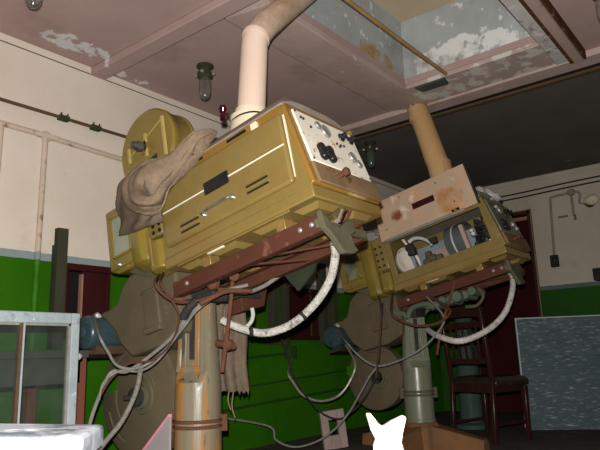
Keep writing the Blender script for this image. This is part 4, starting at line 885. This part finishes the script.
# blue grey board by the door
dr = Vector((.50,-.866,0)); nb = Vector((.866,.5,0)); o = Vector((5.61,1.972,FZ)); hgt, wid = .965, 1.09
TB = Matrix(((dr.x,nb.x,0,o.x),(dr.y,nb.y,0,o.y),(0,0,1,o.z),(0,0,0,1)))
bo = tag(MB(TB).box(0, wid, 0, .02, 0, hgt).build('scuffed_board', 'blue_board', bevel=.002), 'blue grey scuffed board standing on the floor at the right', 'board')
MB(TB).box(-.012, .0, -.004, .024, 0, hgt).build('edge_strip', 'board_edge', bo); MB(TB).box(-.012, wid, -.004, .024, hgt, hgt+.010).build('top_strip', 'board_edge', bo)
for x in (.02, .75): MB(TB).hexa([(x,.02,.50),(x+.03,.02,.50),(x+.03,.02,.46),(x,.02,.46)], [(x-.0,.26,.03),(x+.03,.26,.03),(x+.03,.23,0),(x-.0,.23,0)]).build('prop_leg', 'board_edge', bo)
# chair
KC = 1.07; BR, BL, FR_, FL = [Vector((x*KC, y*KC, FZ)) for x, y in ((4.37,1.755), (4.475,2.115), (4.725,1.655), (4.83,2.015))]
ch = thing('dining_chair', ((BR+FL)/2), 'dark wooden slat back chair with leather seat beside the blue board', 'chair')
iv = Matrix.Translation(-((BR+FL)/2)); Z = Vector((0,0,KC*1.014))
fwd = (FR_-BR).normalized(); sd = (BL-BR).normalized()
def bar(a, b, w, d, b_=None):
    a, b = Vector(a), Vector(b); t = (b-a).normalized(); u = (sd - t*sd.dot(t)).normalized(); v = t.cross(u)
    m_ = b_ or MB(iv); q = lambda p_: [p_+u*w/2+v*d/2, p_-u*w/2+v*d/2, p_-u*w/2-v*d/2, p_+u*w/2-v*d/2]
    return m_.hexa(q(a), q(b))
for p_ in (BR, BL):
    m_ = bar(p_-fwd*.03, p_+Z*.43, .034, .034); bar(p_+Z*.43, p_+Z*.95-fwd*.075, .034, .030, m_); m_.build('back_post', 'chair_wood', ch, bevel=.005)
for p_ in (FR_, FL):
    q = lambda c_, s_: [c_+fwd*s_+sd*s_, c_-fwd*s_+sd*s_, c_-fwd*s_-sd*s_, c_+fwd*s_-sd*s_]
    MB(iv).hexa(q(p_, .014), q(p_+Z*.38, .021)).build('front_leg', 'chair_wood', ch, bevel=.004)
bar(BR+sd*.0+Z*.41, BL+Z*.41, .02, .05)
m_ = MB(iv)
def slab2(a, b, z0, z1, th):
    n = fwd*th/2
    return [a+Z*z0-n, b+Z*z0-n, b+Z*z0+n, a+Z*z0+n], [a+Z*z1-n, b+Z*z1-n, b+Z*z1+n, a+Z*z1+n]
for a, b2 in ((BR,BL),(FR_,FL),): m_.hexa(*slab2(a, b2, .345, .405, .022))
n = sd
for a, b2 in ((BR,FR_),(BL,FL)): m_.hexa([a+Z*.345-n*.011, b2+Z*.345-n*.011, b2+Z*.345+n*.011, a+Z*.345+n*.011], [a+Z*.405-n*.011, b2+Z*.405-n*.011, b2+Z*.405+n*.011, a+Z*.405+n*.011])
m_.build('seat_frame', 'chair_wood', ch, bevel=.003)
m_ = MB(iv)
for a, b2, z in ((BR,FR_,.13),(BL,FL,.13)): bar(a+Z*z, b2+Z*z, .016, .02, m_)
m_.split('stretcher', 'chair_wood', ch)
c0 = [BR-sd*.02+fwd*.02, BL+sd*.02+fwd*.02, FL+sd*.03+fwd*.03, FR_-sd*.03+fwd*.03]; cc = (BR+FL)/2
ring = lambda k, z: [cc+(p_-cc)*k+Z*z for p_ in c0]
MB(iv).rings([ring(.98,.39), ring(1.0,.40), ring(1.0,.425), ring(.90,.45), ring(.55,.462)]).build('seat', 'leather', ch, bevel=.008)
lean = lambda z: -fwd*(.075*(z-.43)/.52)
def crest(z0, z1, arch):
    m_ = MB(iv); R = []
    for k in range(13):
        t = k/12; p_ = BR + (BL-BR)*t; a = arch*math.sin(PI*t)
        R.append([p_+Z*(z0+a*.4)+lean(z0)-fwd*.010, p_+Z*(z1+a)+lean(z1)-fwd*.010, p_+Z*(z1+a)+lean(z1)+fwd*.010, p_+Z*(z0+a*.4)+lean(z0)+fwd*.010])
    return m_.rings(R)
crest(.875,.935,.03).build('crest_rail', 'chair_wood', ch, bevel=.004)
crest(.80,.835,.015).build('top_rail', 'chair_wood', ch, bevel=.003)
crest(.545,.585,.0).build('lower_rail', 'chair_wood', ch, bevel=.003)
for k in range(5):
    p_ = BR + (BL-BR)*(.18+.16*k); p2 = BR + (BL-BR)*(.18+.16*k)
    bar(p_+Z*.58+lean(.58), p2+Z*.805+lean(.805), .020, .010).build('slat', 'chair_wood', ch, bevel=.002)
# teal stand behind the chair
ts = thing('machine_stand', (5.62, 2.487, FZ), 'teal enamel machine stand behind the chair', 'stand')
MB(Matrix.Scale(1.1, 4)).lathe([(.15,0),(.15,.03),(.10,.05),(.095,.10),(.092,.55),(.075,.58),(.07,.80),(.074,.84)], seg=28).build('column', 'teal', ts)
MB(Matrix.Scale(1.1, 4)).lathe([(.05,.84),(.06,.86),(.10,.955),(.10,.97),(.06,.975),(.05,1.0)], seg=28).build('flared_head', 'teal', ts)
# slotted slab on the left wall
so_ = at(337, 449, 'Z', FZ); sa = math.radians(-38)
TS = Matrix.Translation(Vector(so_)) @ Matrix.Rotation(sa, 4, 'Z') @ Matrix.Rotation(math.radians(-6), 4, 'Y')
sl = MB(TS); w, hh, yy = .095, .285, .045
for a in ((-w,-w+.06,.0,hh),(w-.06,w,.0,hh),(-w+.06,w-.06,.0,.10),(-w+.06,w-.06,.215,hh)): sl.box(a[0], a[1], 0, yy, a[2], a[3])
tag(sl.build('slotted_slab', 'plate_pink', bevel=.004), 'pinkish grey slab with a slot standing on the floor before the green wall', 'slab')
# ================================================================ LIGHT, WORLD, CAMERA
fl = bpy.data.lights.new('camera_flash', 'SPOT'); fl.energy = 600; fl.spot_size = math.radians(104); fl.spot_blend = .55; fl.shadow_soft_size = .012; fl.color = (1, .97, .93)
fo = bpy.data.objects.new('camera_flash', fl); C.objects.link(fo)
cam = bpy.data.cameras.new('camera'); cam.sensor_width = 36; cam.lens = 36*FPX/600; cam.clip_start = .02
co = bpy.data.objects.new('camera', cam); C.objects.link(co)
R3 = Matrix((( _R[0], _U[0], -_F[0]), (_R[1], _U[1], -_F[1]), (_R[2], _U[2], -_F[2])))
co.matrix_world = Matrix.Translation(Vector(CAM)) @ R3.to_4x4()
fo.matrix_world = Matrix.Translation(Vector(CAM + _U*.075 - _R*.015)) @ R3.to_4x4()
bpy.context.scene.camera = co
wd = bpy.data.worlds.new('dim room'); bpy.context.scene.world = wd; wd.use_nodes = True
wd.node_tree.nodes['Background'].inputs['Color'].default_value = (.5,.5,.5,1); wd.node_tree.nodes['Background'].inputs['Strength'].default_value = .005
vs = bpy.context.scene.view_settings; vs.view_transform = 'Standard'; vs.look = 'None'; vs.exposure = 0; vs.gamma = 1; vs.use_curve_mapping = False
